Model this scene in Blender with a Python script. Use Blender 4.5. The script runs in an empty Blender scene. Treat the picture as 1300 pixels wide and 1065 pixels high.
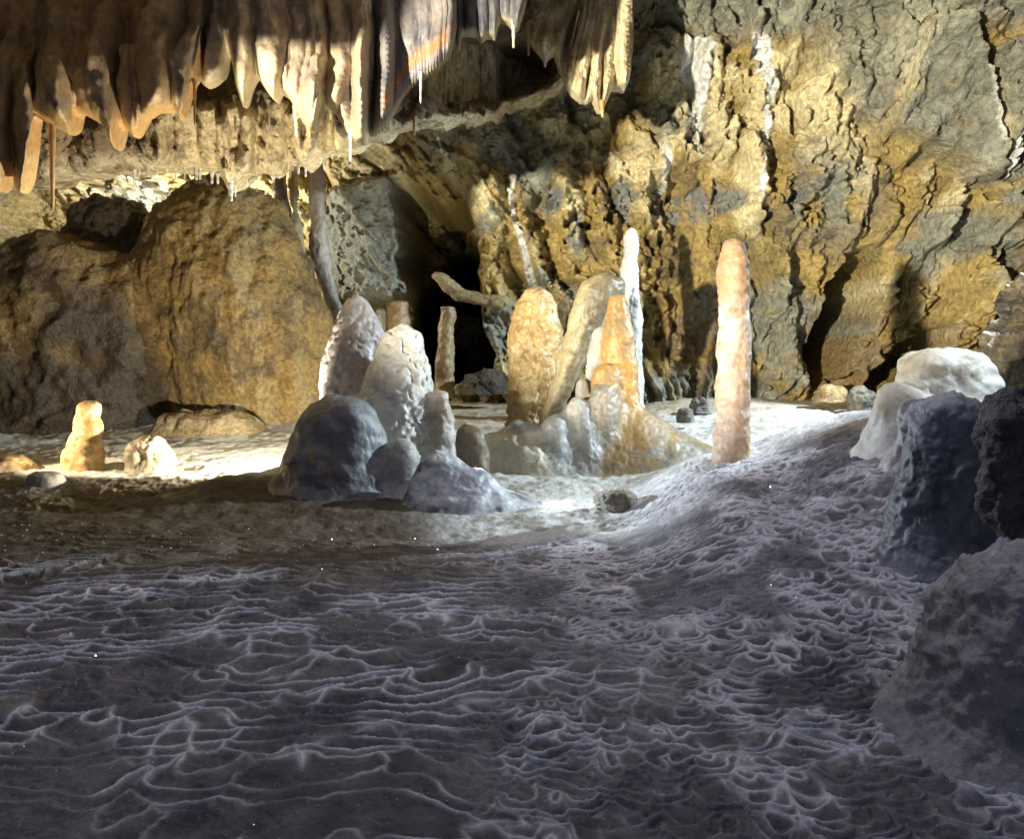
import bpy, math
import numpy as np
from mathutils import Vector, Matrix

# ------------------------------------------------------------------ camera, world, lamps, exposure
F = 1082.0                      # focal length in photo pixels (1300 x 1065 frame)
CX, CY, HOR = 650.0, 532.5, 440.0
CAM = np.array([0.0, 0.0, 1.10])
PITCH = math.atan((CY - HOR) / F)
scene = bpy.context.scene
col = scene.collection
cd = bpy.data.cameras.new('camera'); cam = bpy.data.objects.new('camera', cd); col.objects.link(cam)
cam.location = CAM; cam.rotation_euler = (math.pi / 2 - PITCH, 0, 0)
cd.sensor_fit = 'HORIZONTAL'; cd.angle = 2 * math.atan(650 / F)
cd.clip_start = 0.05; cd.clip_end = 200
scene.camera = cam
w = bpy.data.worlds.new('World'); scene.world = w; w.use_nodes = True
bg = w.node_tree.nodes['Background']
bg.inputs[0].default_value = (0.44, 0.48, 0.80, 1); bg.inputs[1].default_value = 0.20
scene.view_settings.view_transform = 'Standard'; scene.view_settings.look = 'None'
scene.view_settings.exposure = 0.0; scene.view_settings.gamma = 1.0
scene.render.engine = 'CYCLES'
scene.cycles.max_bounces = 5; scene.cycles.diffuse_bounces = 3
scene.cycles.use_denoising = True

def spot(name, loc, target, watts, color, angle, blend=0.35, radius=0.06):
    ld = bpy.data.lights.new(name, 'SPOT'); o = bpy.data.objects.new(name, ld); col.objects.link(o)
    ld.energy = watts; ld.color = color; ld.spot_size = math.radians(angle); ld.spot_blend = blend
    ld.shadow_soft_size = radius
    o.location = loc
    o.rotation_euler = (Vector(target) - Vector(loc)).to_track_quat('-Z', 'Y').to_euler()
    return o
def point(name, loc, watts, color, radius=0.05):
    ld = bpy.data.lights.new(name, 'POINT'); o = bpy.data.objects.new(name, ld); col.objects.link(o)
    ld.energy = watts; ld.color = color; ld.shadow_soft_size = radius; o.location = loc
    return o

WARM = (1.0, 0.90, 0.70); COOL = (0.78, 0.91, 1.0); AMB = (1.0, 0.80, 0.50)
spot('wall_lamp', (-5.8, -3.6, 1.3), (3.2, 9.4, 4.15), 18500, WARM, 31, 0.4, 0.15)
spot('right_lamp', (5.2, 7.3, 3.0), (0.3, 7.75, 0.2), 2400, COOL, 64, 0.3, 0.05)
point('boulder_back_lamp', (-3.9, 10.2, 2.3), 330, WARM)
spot('dome_lamp', (-1.78, 6.28, 0.28), (-2.78, 6.80, 0.95), 360, WARM, 150, 0.25, 0.04)
spot('floor_lamp', (-4.2, 6.0, 0.75), (-3.2, 6.5, 0.3), 190, AMB, 46, 0.5, 0.03)
spot('middle_lamp', (-0.30, 5.85, 0.30), (1.1, 5.2, 0.27), 150, COOL, 76, 0.6, 0.05)
spot('white_dome_lamp', (3.4, 4.35, 2.3), (2.62, 5.05, 1.0), 190, COOL, 36, 0.5, 0.04)
spot('ceiling_lamp', (0.2, 4.3, 3.9), (0.2, 3.0, 0.0), 180, (0.68, 0.74, 1.0), 100, 0.7, 0.15)

# ------------------------------------------------------------------ numeric helpers
rng = np.random.default_rng(7)
SP, CP = math.sin(PITCH), math.cos(PITCH)
def P(px, py, Y):
    """the point on the line of sight of photo pixel (px, py) that lies Y metres ahead"""
    px, py, Y = np.broadcast_arrays(np.asarray(px, float), np.asarray(py, float), np.asarray(Y, float))
    a = (px - CX) / F; b = (CY - py) / F
    dy = CP + b * SP; dz = -SP + b * CP
    k = Y / dy
    return np.stack([a * k, Y, CAM[2] + dz * k], -1)
def proj(p):
    x, y, z = p[..., 0], p[..., 1], p[..., 2] - CAM[2]
    d = y * CP - z * SP; u = y * SP + z * CP
    d = np.maximum(d, 0.05)
    return CX + F * x / d, CY - F * u / d
_T = rng.random((64, 64, 64)).astype(np.float32) * 2 - 1
def vnoise(p):
    p = p.astype(np.float32); i = np.floor(p).astype(np.int32); f = p - i
    f = f * f * f * (f * (f * 6 - 15) + 10)
    i0 = i & 63; i1 = (i0 + 1) & 63
    x0, y0, z0 = i0[..., 0], i0[..., 1], i0[..., 2]; x1, y1, z1 = i1[..., 0], i1[..., 1], i1[..., 2]
    fx, fy, fz = f[..., 0], f[..., 1], f[..., 2]
    a = _T[x0, y0, z0] * (1 - fx) + _T[x1, y0, z0] * fx
    b = _T[x0, y1, z0] * (1 - fx) + _T[x1, y1, z0] * fx
    c = _T[x0, y0, z1] * (1 - fx) + _T[x1, y0, z1] * fx
    d = _T[x0, y1, z1] * (1 - fx) + _T[x1, y1, z1] * fx
    a = a * (1 - fy) + b * fy; c = c * (1 - fy) + d * fy
    return a * (1 - fz) + c * fz
_R = np.array([[0.36, 0.48, -0.8], [-0.8, 0.6, 0.0], [0.48, 0.64, 0.6]], np.float32)
def fbm(p, freq=1.0, oct=4, gain=0.5, ridged=False, seed=0.0):
    q = p.astype(np.float32) * freq + np.float32(seed * 7.31 + 3.7)
    s = 0; a = 1.0; n = 0
    for k in range(oct):
        v = vnoise(q)
        if ridged: v = 1 - 2 * np.sqrt(v * v + 0.0025)
        s = s + a * v; n += a; a *= gain
        q = (q @ _R.T) * 2.03 + 11.3
    return s / n
def smooth(e0, e1, x):
    t = np.clip((x - e0) / (e1 - e0), 0, 1)
    return t * t * (3 - 2 * t)
def hash2(i, j, s):
    h = np.sin(i * 127.1 + j * 311.7 + s * 74.7) * 43758.5453
    return h - np.floor(h)
def worley(x, y, seed=1, jit=0.9, full=False):
    """F1, F2, the nearest seed's own position and, on request, the direction to the neighbour across the border"""
    ix = np.floor(x); iy = np.floor(y)
    f1 = np.full(x.shape, 9.0); f2 = f1.copy(); sx = x.copy(); sy = y.copy(); tx = x.copy(); ty = y.copy()
    for dx in (-1, 0, 1):
        for dy in (-1, 0, 1):
            cx_ = ix + dx; cy_ = iy + dy
            qx = cx_ + 0.5 + jit * (hash2(cx_, cy_, seed) - 0.5)
            qy = cy_ + 0.5 + jit * (hash2(cx_, cy_, seed + 5) - 0.5)
            d = np.hypot(qx - x, qy - y)
            near = d < f1; sec = (~near) & (d < f2)
            f2 = np.where(near, f1, np.where(sec, d, f2))
            tx = np.where(near, sx, np.where(sec, qx, tx)); ty = np.where(near, sy, np.where(sec, qy, ty))
            sx = np.where(near, qx, sx); sy = np.where(near, qy, sy)
            f1 = np.where(near, d, f1)
    if not full: return f1, f2, sx, sy
    l = np.hypot(tx - sx, ty - sy) + 1e-6
    return f1, f2, sx, sy, (tx - sx) / l, (ty - sy) / l
def pchip(xk, yk, x):
    xk = np.asarray(xk, float); yk = np.asarray(yk, float)
    h = np.diff(xk); d = np.diff(yk) / h
    m = np.zeros_like(yk); m[0] = d[0]; m[-1] = d[-1]
    for i in range(1, len(xk) - 1):
        if d[i - 1] * d[i] > 0:
            w1 = 2 * h[i] + h[i - 1]; w2 = h[i] + 2 * h[i - 1]
            m[i] = (w1 + w2) / (w1 / d[i - 1] + w2 / d[i])
    i = np.clip(np.searchsorted(xk, x) - 1, 0, len(h) - 1)
    t = (x - xk[i]) / h[i]; t = np.clip(t, 0, 1)
    return ((1 + 2 * t) * (1 - t) ** 2 * yk[i] + t * (1 - t) ** 2 * h[i] * m[i]
            + t * t * (3 - 2 * t) * yk[i + 1] + t * t * (t - 1) * h[i] * m[i + 1])
def poly_sd(px, py, poly):
    """signed distance to a polygon, negative inside"""
    pts = np.array(poly, float); d = np.full(px.shape, 1e9); ins = np.zeros(px.shape, bool)
    for k in range(len(pts)):
        a = pts[k]; b = pts[(k + 1) % len(pts)]; e = b - a
        wx = px - a[0]; wy = py - a[1]
        t = np.clip((wx * e[0] + wy * e[1]) / (e @ e), 0, 1)
        d = np.minimum(d, np.hypot(wx - t * e[0], wy - t * e[1]))
        c = ((a[1] <= py) & (b[1] > py)) | ((b[1] <= py) & (a[1] > py))
        with np.errstate(divide='ignore', invalid='ignore'):
            xx = a[0] + (py - a[1]) / (e[1] if e[1] != 0 else 1e-9) * e[0]
        ins ^= c & (px < xx)
    return np.where(ins, -d, d)
def line_sd(px, py, pts):
    """distance to a polyline, the signed side (right is positive) and the place along it"""
    pts = np.array(pts, float); d = np.full(px.shape, 1e9); side = np.zeros(px.shape); tt = np.zeros(px.shape)
    n = len(pts) - 1
    for k in range(n):
        a = pts[k, :2]; e = pts[k + 1, :2] - a
        wx = px - a[0]; wy = py - a[1]
        t = np.clip((wx * e[0] + wy * e[1]) / (e @ e), 0, 1)
        dd = np.hypot(wx - t * e[0], wy - t * e[1])
        m = dd < d
        d = np.where(m, dd, d); side = np.where(m, np.sign(wx * e[1] - wy * e[0]), side); tt = np.where(m, (k + t) / n, tt)
    return d, side, tt
def mixc(a, b, t):
    return np.asarray(a) * (1 - t[..., None]) + np.asarray(b) * t[..., None]

# ------------------------------------------------------------------ materials
def rock_mat(name, rough=0.6, spec=0.4, bump=0.5, scale=30.0, fine=140.0, vary=0.35, tint=None, sss=0.0, dist=0.02, voro=0.0):
    m = bpy.data.materials.new(name); m.use_nodes = True
    nt = m.node_tree; N = nt.nodes; L = nt.links
    b = N['Principled BSDF']
    at = N.new('ShaderNodeAttribute'); at.attribute_name = 'Col'
    tc = N.new('ShaderNodeTexCoord')
    n1 = N.new('ShaderNodeTexNoise'); n1.inputs['Scale'].default_value = scale; n1.inputs['Detail'].default_value = 6; n1.inputs['Roughness'].default_value = 0.62
    n2 = N.new('ShaderNodeTexNoise'); n2.inputs['Scale'].default_value = fine; n2.inputs['Detail'].default_value = 3
    for n in (n1, n2): L.new(tc.outputs['Object'], n.inputs['Vector'])
    mr = N.new('ShaderNodeMapRange'); mr.inputs[1].default_value = 0.3; mr.inputs[2].default_value = 0.7
    mr.inputs[3].default_value = 1 - vary; mr.inputs[4].default_value = 1 + vary * 0.7
    L.new(n1.outputs[0], mr.inputs[0])
    mu = N.new('ShaderNodeMix'); mu.data_type = 'RGBA'; mu.blend_type = 'MULTIPLY'; mu.inputs[0].default_value = 1
    L.new(at.outputs['Color'], mu.inputs[6]); L.new(mr.outputs[0], mu.inputs[7])
    L.new(mu.outputs[2], b.inputs['Base Color'])
    ad = N.new('ShaderNodeMath'); ad.operation = 'MULTIPLY_ADD'; ad.inputs[1].default_value = 0.3
    L.new(n2.outputs[0], ad.inputs[0]); L.new(n1.outputs[0], ad.inputs[2])
    bp = N.new('ShaderNodeBump'); bp.inputs['Strength'].default_value = bump; bp.inputs['Distance'].default_value = dist
    L.new(ad.outputs[0], bp.inputs['Height']); L.new(bp.outputs[0], b.inputs['Normal'])
    rr = N.new('ShaderNodeMapRange'); rr.inputs[3].default_value = max(0.05, rough - 0.15); rr.inputs[4].default_value = min(1, rough + 0.15)
    L.new(n2.outputs[0], rr.inputs[0]); L.new(rr.outputs[0], b.inputs['Roughness'])
    b.inputs['Specular IOR Level'].default_value = spec
    if sss > 0:
        b.inputs['Subsurface Weight'].default_value = sss
        b.inputs['Subsurface Radius'].default_value = (0.06, 0.03, 0.012); b.inputs['Subsurface Scale'].default_value = 0.6
    return m
M_WALL = rock_mat('wall_rock', 0.38, 0.6, 0.9, 16, 80, 0.5, dist=0.07)
M_BOULDER = rock_mat('boulder_rock', 0.5, 0.45, 0.9, 24, 110, 0.5, dist=0.05)
M_FLOW = rock_mat('flowstone', 0.42, 0.5, 0.35, 30, 150, 0.25, dist=0.02)
M_WHITE = rock_mat('white_calcite', 0.45, 0.5, 0.4, 40, 180, 0.15, dist=0.015)
M_FLOOR = rock_mat('calcite_floor', 0.6, 0.35, 0.6, 55, 260, 0.3, dist=0.012)
M_DRAPE = rock_mat('drapery_calcite', 0.45, 0.45, 0.35, 24, 120, 0.3, dist=0.02)
M_STAL = rock_mat('pink_calcite', 0.5, 0.45, 0.4, 35, 160, 0.2, dist=0.015)

# ------------------------------------------------------------------ mesh helpers
def mesh_grid(name, V, C, mat, wrap=False, origin=None, parent=None):
    """V (rows, cols, 3) world points and C the same with colours, linked as one mesh object"""
    r, c = V.shape[:2]
    idx = np.arange(r * c).reshape(r, c)
    if wrap: idx = np.concatenate([idx, idx[:, :1]], 1)
    q = np.stack([idx[:-1, :-1], idx[:-1, 1:], idx[1:, 1:], idx[1:, :-1]], -1).reshape(-1, 4)
    return mesh_raw(name, V.reshape(-1, 3), q, C.reshape(-1, 3), mat, origin, parent)
def mesh_raw(name, V, q, C, mat, origin=None, parent=None):
    if origin is None:
        origin = np.array([(V[:, 0].min() + V[:, 0].max()) / 2, (V[:, 1].min() + V[:, 1].max()) / 2, V[:, 2].min()])
    me = bpy.data.meshes.new(name)
    n = len(V); me.vertices.add(n)
    me.vertices.foreach_set('co', (V - origin).astype(np.float32).ravel())
    k = q.shape[1]
    me.loops.add(len(q) * k); me.polygons.add(len(q))
    me.loops.foreach_set('vertex_index', q.astype(np.int32).ravel())
    me.polygons.foreach_set('loop_start', np.arange(0, len(q) * k, k, dtype=np.int32))
    me.polygons.foreach_set('use_smooth', np.ones(len(q), bool))
    me.update(calc_edges=True)
    a = me.color_attributes.new('Col', 'FLOAT_COLOR', 'POINT')
    rgba = np.ones((n, 4), np.float32); rgba[:, :3] = C
    a.data.foreach_set('color', rgba.ravel())
    me.materials.append(mat)
    o = bpy.data.objects.new(name, me); col.objects.link(o)
    if parent is not None:
        o.parent = parent
        o.location = Vector(origin) - parent.location
    else:
        o.location = origin
    return o
def tag(o, label=None, cat=None, group=None, kind=None):
    for k, v in (('label', label), ('category', cat), ('group', group), ('kind', kind)):
        if v: o[k] = v
    return o
def empty(name, loc, label, cat, group=None):
    o = bpy.data.objects.new(name, None); col.objects.link(o); o.location = Vector(loc); o.empty_display_size = 0.1
    return tag(o, label, cat, group)
def grid_normals(V, wrap):
    if wrap:
        du = np.roll(V, -1, 1) - np.roll(V, 1, 1)
    else:
        du = np.gradient(V, axis=1)
    dv = np.gradient(V, axis=0)
    n = np.cross(du, dv); l = np.linalg.norm(n, axis=-1, keepdims=True)
    return n / np.maximum(l, 1e-9)
PAL = {}
def two_tone(c1, c2, freq=3.0, seed=0, lo=-0.25, hi=0.3, c3=None):
    def f(V, N, t, th):
        c = mixc(c1, c2, smooth(lo, hi, fbm(V, freq, 4, 0.55, seed=seed)))
        if c3 is not None:
            c = mixc(c, c3, smooth(0.1, 0.45, fbm(V, freq * 1.9, 4, 0.55, seed=seed + 9)))
        return c
    return f
def stack(name, prof, Y, colf, mat, dr=0.9, rough=0.03, freq=6.0, nz=90, na=96, rings=0.0, ringf=60.0, flutes=0.0, nfl=9,
          cups=0.0, cupf=14.0, lump=0.0, lumpf=2.5, dY=0.0, seed=0, parent=None, warp=0.16, round_top=True):
    """a body of elliptical slices; prof rows are (photo row, left edge, right edge) read at Y metres ahead"""
    pr = np.array(prof, float)
    t = np.linspace(0, 1, nz) ** 1.7
    ys = pr[0, 0] + (pr[-1, 0] - pr[0, 0]) * t
    xl = pchip(pr[:, 0], pr[:, 1], ys); xr = pchip(pr[:, 0], pr[:, 2], ys)
    mid = (xl + xr) / 2; hw = (xr - xl) / 2
    capH = max(3.0, min(0.45 * (pr[2, 2] - pr[2, 1]) * 0.5 + 2, abs(pr[-1, 0] - pr[0, 0]) * 0.25)) if round_top else 1.0
    qc = np.clip(np.abs(ys - pr[0, 0]) / capH, 0, 1); hw = hw * np.sqrt(np.clip(qc * (2 - qc), 0, 1))
    c = P(mid, ys, Y); sc = np.linalg.norm(P(mid + 1, ys, Y) - c, axis=1); hw = hw * sc
    hang = pr[-1, 0] < pr[0, 0]
    th = np.linspace(0, 2 * np.pi, na, endpoint=False)
    V = np.zeros((nz, na, 3))
    yy = Y + dY * t
    V[..., 0] = c[:, None, 0] + hw[:, None] * np.cos(th)[None]
    V[..., 1] = yy[:, None] + hw[:, None] * dr * np.sin(th)[None]
    V[..., 2] = c[:, None, 2]
    wm = warp * max(float(np.max(hw)), 0.02)
    V[..., 0] += wm * fbm(V, 0.9 / max(float(np.max(hw)), 0.05), 3, seed=seed + 40) * smooth(0, 0.1, t)[:, None]
    V[..., 1] += wm * fbm(V, 0.9 / max(float(np.max(hw)), 0.05), 3, seed=seed + 41)
    N = grid_normals(V, True)
    if np.sum(N[nz // 2] * (V[nz // 2] - V[nz // 2].mean(0))) < 0: N = -N
    T = np.broadcast_to(t[:, None], (nz, na)); TH = np.broadcast_to(th[None], (nz, na))
    s = float(np.max(hw))
    d = rough * fbm(V, freq, 5, 0.55, seed=seed)
    if lump: d = d + lump * fbm(V, lumpf, 3, 0.5, seed=seed + 3)
    if rings: d = d + rings * np.sin(V[..., 2] * ringf + 2.0 * fbm(V, 5.0, 3, seed=seed + 1)) * (0.6 + 0.6 * fbm(V, 4, 2, seed=seed + 2))
    if flutes: d = d + flutes * np.abs(np.sin(TH * nfl / 2 + 2.2 * fbm(V, 2.0, 3, seed=seed + 4))) * smooth(0, 0.25, T)
    if cups:
        f1, f2, _, _ = worley(TH / (2 * np.pi) * max(4, round(2 * np.pi * s * cupf)), V[..., 2] * cupf, seed=seed + 2)
        d = d + cups * (smooth(0.0, 0.5, f1) - 0.5)
    fade = smooth(0, 0.04, T)
    V = V + N * (d * (0.35 + 0.65 * fade))[..., None]
    C = np.clip(colf(V, N, T, TH), 0, 1)
    # cap the top with one closing row
    top = V[:1].mean(1, keepdims=True) * np.ones((1, na, 1)); 
    V = np.concatenate([top, V], 0); C = np.concatenate([C[:1], C], 0)
    bot = V[-1:].mean(1, keepdims=True) * np.ones((1, na, 1))
    V = np.concatenate([V, bot], 0); C = np.concatenate([C, C[-1:]], 0)
    if not hang: V = V[:, ::-1]; C = C[:, ::-1]
    return mesh_grid(name, V, C, mat, True, parent=parent)
def base_of(px, py, Y): return P(px, py, Y)

OCHRE = (0.40, 0.27, 0.085); PALE = (0.62, 0.53, 0.33); GREY = (0.20, 0.22, 0.215); BROWN = (0.17, 0.11, 0.05)
WHITE = (0.78, 0.77, 0.72); BLUEG = (0.34, 0.37, 0.40); ORANGE = (0.55, 0.34, 0.12); CREAM = (0.66, 0.58, 0.40); DARK = (0.07, 0.055, 0.04)
ICE = (0.72, 0.76, 0.78); LILAC = (0.42, 0.40, 0.46); SLATE = (0.15, 0.16, 0.19)

# ------------------------------------------------------------------ cave floor
COLLARS_OFF = [(930, 5.55, 0.22, 0.05), (805, 8.5, 0.3, 0.06), (672, 7.7, 0.45, 0.10), (105, 6.45, 0.28, 0.05), (190, 6.45, 0.28, 0.04), (470, 6.7, 0.75, 0.10),
           (425, 6.0, 0.55, 0.05), (590, 5.8, 0.5, 0.05), (760, 7.0, 0.85, 0.14), (640, 6.8, 0.5, 0.06), (1200, 4.9, 0.5, 0.05), (565, 9.9, 0.5, 0.1)]
COLLARS = []
def floor_base(x, y):
    z = pchip([-20, 4.5, 5.5, 6.5, 7.5, 9, 14, 20], [0, 0, 0.035, 0.115, 0.20, 0.34, 0.5, 0.5], y)
    lip = smooth(-0.6, -1.4, x)
    z = z + lip * (0.07 * smooth(5.3, 6.15, y) - 0.05 * smooth(6.2, 7.2, y))
    ridge = smooth(0.55, 1.35, x - 0.10 * (y - 5.0))
    m = 0.32 * ridge * smooth(2.1, 5.3, y) * (1 - 0.75 * smooth(5.7, 6.7, y))
    m = m + 0.30 * smooth(1.3, 2.4, x) * smooth(2.8, 4.8, y) * (1 - 0.8 * smooth(5.8, 6.8, y))
    z = z + m
    for cpx, cY, r, h in COLLARS:
        cxw = (cpx - CX) / F * cY
        z = z + h * np.exp(-(((x - cxw) ** 2 + (y - cY) ** 2) / (r * r)) ** 0.8)
    z = z - 0.05 * np.exp(-(((x + 0.2) / 1.0) ** 2 + ((y - 4.9) / 0.35) ** 2))
    return z
def build_floor():
    s = np.concatenate([-np.geomspace(4, 0.70, 64)[:-1], np.linspace(-0.70, 0.70, 780), np.geomspace(0.70, 4, 64)[1:]])
    yv = np.concatenate([np.linspace(-5, 1.55, 16)[:-1], np.concatenate([np.geomspace(1.55, 6.2, 520), np.geomspace(6.2, 9.5, 110)[1:]]), np.linspace(9.5, 14, 12)[1:]])
    S, Yg = np.meshgrid(s, yv)
    X = S * np.maximum(Yg, 1.25)
    p = np.stack([X, Yg, np.zeros_like(X)], -1)
    B = floor_base(X, Yg)
    und = 0.035 * fbm(p, 1.3, 3, seed=2)
    edge = 0.22 * fbm(p, 2.0, 3, seed=5) + 0.10 * fbm(p, 7.0, 3, seed=7)
    near = smooth(5.02, 4.86, Yg + edge)                                   # rimstone only on the near floor and the mound
    mound = smooth(0.55, 0.85, X - 0.10 * (Yg - 5.0) + 0.7 * edge)
    rimz = np.clip(np.maximum(near, mound * smooth(6.3, 5.7, Yg)), 0, 1)
    wx = X + 0.10 * fbm(p, 1.6, 3, 0.5, seed=11) + 0.040 * fbm(p, 9.0, 2, seed=12)
    wy = Yg + 0.10 * fbm(p, 1.6, 3, 0.5, seed=13) + 0.040 * fbm(p, 9.0, 2, seed=14)
    dX = np.gradient(X, axis=1); dYr = np.gradient(Yg, axis=0)
    def gour(fw, L, a, seed, nz=1.2):
        f1, f2, sx, sy = worley(wx * fw, wy * fw * 0.9, seed, 0.98)
        g = wy / L - a * f1 ** 2 + nz * fbm(p, fw * 0.42, 3, 0.5, seed=seed + 1)
        gx = np.gradient(g, axis=1) / dX; gy = np.gradient(g, axis=0) / dYr
        gn = np.clip(np.hypot(gx, gy), 2.5, 80)
        f = g - np.floor(g)
        up = f / gn; dn = (1 - f) / gn                                     # metres above and below the lip
        wl = 0.0044 + 0.0012 * np.clip(Yg, 1.5, 6)
        lip = np.exp(-(up / wl) ** 1.3) + np.exp(-(dn / (wl * 0.9)) ** 1.3)
        wall = np.exp(-((f2 - f1) / (fw * wl * 1.8)) ** 1.3) * smooth(-0.35, 0.05, fbm(p, fw * 0.6, 2, seed=seed + 4))
        lip = np.maximum(lip, 0.9 * wall)
        step = smooth(0.50, 1.0, f) - f
        face = smooth(0.45, 0.75, f)                                       # the smooth dam face below the lip
        return lip * (0.12 + 0.88 * smooth(-0.30, 0.20, fbm(p, 3.6, 3, seed=seed + 2))), step, face
    c1_, s1, fa1 = gour(5.2, 0.112, 1.45, 3, 1.2)            # broad pools on the left
    c2_, s2, fa2 = gour(11.0, 0.068, 1.9, 17, 1.1)          # small pools on the mound
    c3_, s3, fa3 = gour(17.0, 0.06, 1.6, 29, 1.5)
    sel = smooth(-0.06, 0.16, 0.45 * (X - 0.12) + 0.36 * fbm(p, 0.9, 3, seed=21) + 0.1)
    rim = np.clip(c1_ * (1 - sel) + c2_ * sel, 0, 1); m3 = np.clip(c3_, 0, 1)
    face = fa1 * (1 - sel) + fa2 * sel
    hh = (0.020 * s1 + 0.009 * c1_) * (1 - sel) + (0.017 * s2 + 0.008 * c2_) * sel + (0.006 * s3 + 0.014 * fbm(p, 24.0, 3, 0.55, seed=31)) * (1 - face * 0.85) * (1 - 0.7 * rim)
    lowpatch = smooth(-0.1, 0.3, fbm(p, 0.8, 3, seed=41) + 0.25)          # pools fade out in places
    hh = hh * (0.45 + 0.55 * lowpatch)
    grain = 0.020 * fbm(p, 18.0, 3, 0.6, seed=33) + 0.03 * fbm(p, 3.2, 4, seed=34)
    z = B + und * (0.4 + 0.6 * (1 - rimz)) + hh * rimz + grain * (1 - rimz) * 0.7
    # colours of the crust
    nz_ = fbm(p, 1.6, 4, seed=51); n2 = fbm(p, 9.0, 4, seed=52)
    c_back = mixc((0.64, 0.65, 0.62), (0.36, 0.35, 0.30), smooth(-0.05, 0.4, n2 + 0.4 * nz_))
    c_back = mixc(c_back, (0.34, 0.26, 0.14), smooth(8.0, 9.2, Yg + 0.6 * nz_) * 0.6)
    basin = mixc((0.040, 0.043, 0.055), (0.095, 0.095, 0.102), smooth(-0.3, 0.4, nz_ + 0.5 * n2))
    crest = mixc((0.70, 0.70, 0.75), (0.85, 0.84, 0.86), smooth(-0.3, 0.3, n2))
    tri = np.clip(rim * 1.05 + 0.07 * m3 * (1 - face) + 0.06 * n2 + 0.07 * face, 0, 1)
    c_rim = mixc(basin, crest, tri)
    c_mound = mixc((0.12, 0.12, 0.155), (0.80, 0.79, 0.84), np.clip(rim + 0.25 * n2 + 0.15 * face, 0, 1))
    lit_strip = np.clip(smooth(1.45, 1.0, X + 0.25 * nz_) * smooth(4.5, 4.9, Yg + 0.2 * nz_) + smooth(5.25, 5.6, Yg + 0.2 * nz_), 0, 1)  # lit left slope and crest strip, their brightness painted into the crust colour
    c_mound = mixc(c_mound, (0.78, 0.78, 0.80), lit_strip * (0.55 + 0.4 * np.clip(rim + n2, 0, 1)))
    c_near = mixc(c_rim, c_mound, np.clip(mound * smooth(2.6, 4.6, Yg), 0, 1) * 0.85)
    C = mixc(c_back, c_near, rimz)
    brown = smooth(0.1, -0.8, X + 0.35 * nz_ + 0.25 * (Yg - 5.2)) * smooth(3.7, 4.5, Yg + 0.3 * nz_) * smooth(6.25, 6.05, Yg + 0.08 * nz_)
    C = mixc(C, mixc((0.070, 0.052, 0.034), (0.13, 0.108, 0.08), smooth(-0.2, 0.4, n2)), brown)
    V = np.stack([X, Yg, z], -1)
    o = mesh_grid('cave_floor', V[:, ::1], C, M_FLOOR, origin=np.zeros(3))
    tag(o, 'grey and white calcite floor covered with small rimstone pools', None, None, 'structure')
    return X, Yg, z
FX, FY, FZ = build_floor()
def floor_z(x, y):
    return float(floor_base(np.array(float(x)), np.array(float(y))))

# ------------------------------------------------------------------ cave wall
def wall_base(x, z):
    y = 10.5 - 0.34 * np.maximum(0, x - 0.8) ** 1.15 - 0.42 * np.maximum(0, z - 1.6) ** 1.1
    y = y + 1.2 * smooth(-1.6, -3.2, x)
    y = y - 5.5 * smooth(-6.3, -9.5, x) - 4.5 * smooth(5.0, 9.0, x)
    return y
NICHES = [(762, 258, 11, 24), (790, 264, 12, 26), (833, 262, 12, 24), (857, 262, 11, 24), (887, 258, 17, 28), (921, 250, 17, 20), (1000, 262, 12, 22), (725, 300, 12, 24), (700, 262, 10, 26)]
RIBS = [([(1280, 250), (1238, 330), (1228, 400), (1195, 470)], 24, 0.34), ([(1205, 262), (1165, 330), (1125, 400), (1085, 480)], 26, 0.30),
        ([(1125, 275), (1085, 330), (1045, 400)], 22, 0.24), ([(985, 235), (982, 330), (1000, 430), (1015, 505)], 20, 0.28),
        ([(958, 110), (958, 200), (948, 290)], 15, 0.16), ([(822, 165), (812, 250), (805, 330)], 15, 0.15),
        ([(735, 180), (762, 300), (800, 400), (818, 490)], 26, 0.28), ([(685, 165), (722, 290), (740, 370)], 18, 0.22),
        ([(635, 160), (655, 270), (690, 380)], 18, 0.22), ([(878, 230), (902, 330), (905, 420), (900, 505)], 22, 0.26),
        ([(1230, 330), (1190, 395), (1180, 440)], 15, 0.25), ([(600, 165), (625, 270), (632, 380), (655, 500)], 26, 0.42),
        ([(1060, 150), (1040, 220), (1000, 280)], 20, 0.18), ([(1290, 90), (1268, 170), (1250, 235)], 16, 0.22),
        ([(930, 150), (928, 210), (915, 240)], 8, 0.10), ([(905, 130), (903, 190)], 8, 0.12), ([(1160, 180), (1120, 215), (1075, 235)], 16, 0.2)]
STREAKS = [[(880, 38, 22), (886, 62, 34), (888, 90, 30), (891, 112, 12), (888, 150, 8), (887, 198, 6)],
           [(968, 28, 18), (971, 52, 24), (974, 85, 20), (976, 112, 10), (975, 150, 8), (971, 190, 9), (958, 225, 10), (952, 258, 6)],
           [(650, 228, 12), (648, 246, 6), (652, 280, 6), (662, 318, 6), (672, 350, 8), (677, 364, 8)],
           [(1300, 100, 9), (1288, 125, 9), (1275, 175, 8), (1258, 228, 11)],
           [(553, 172, 3), (562, 190, 5), (573, 212, 3)], [(842, 180, 8), (844, 205, 12), (843, 238, 7)], [(1238, 60, 5), (1240, 110, 7), (1243, 190, 4)]]
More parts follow.
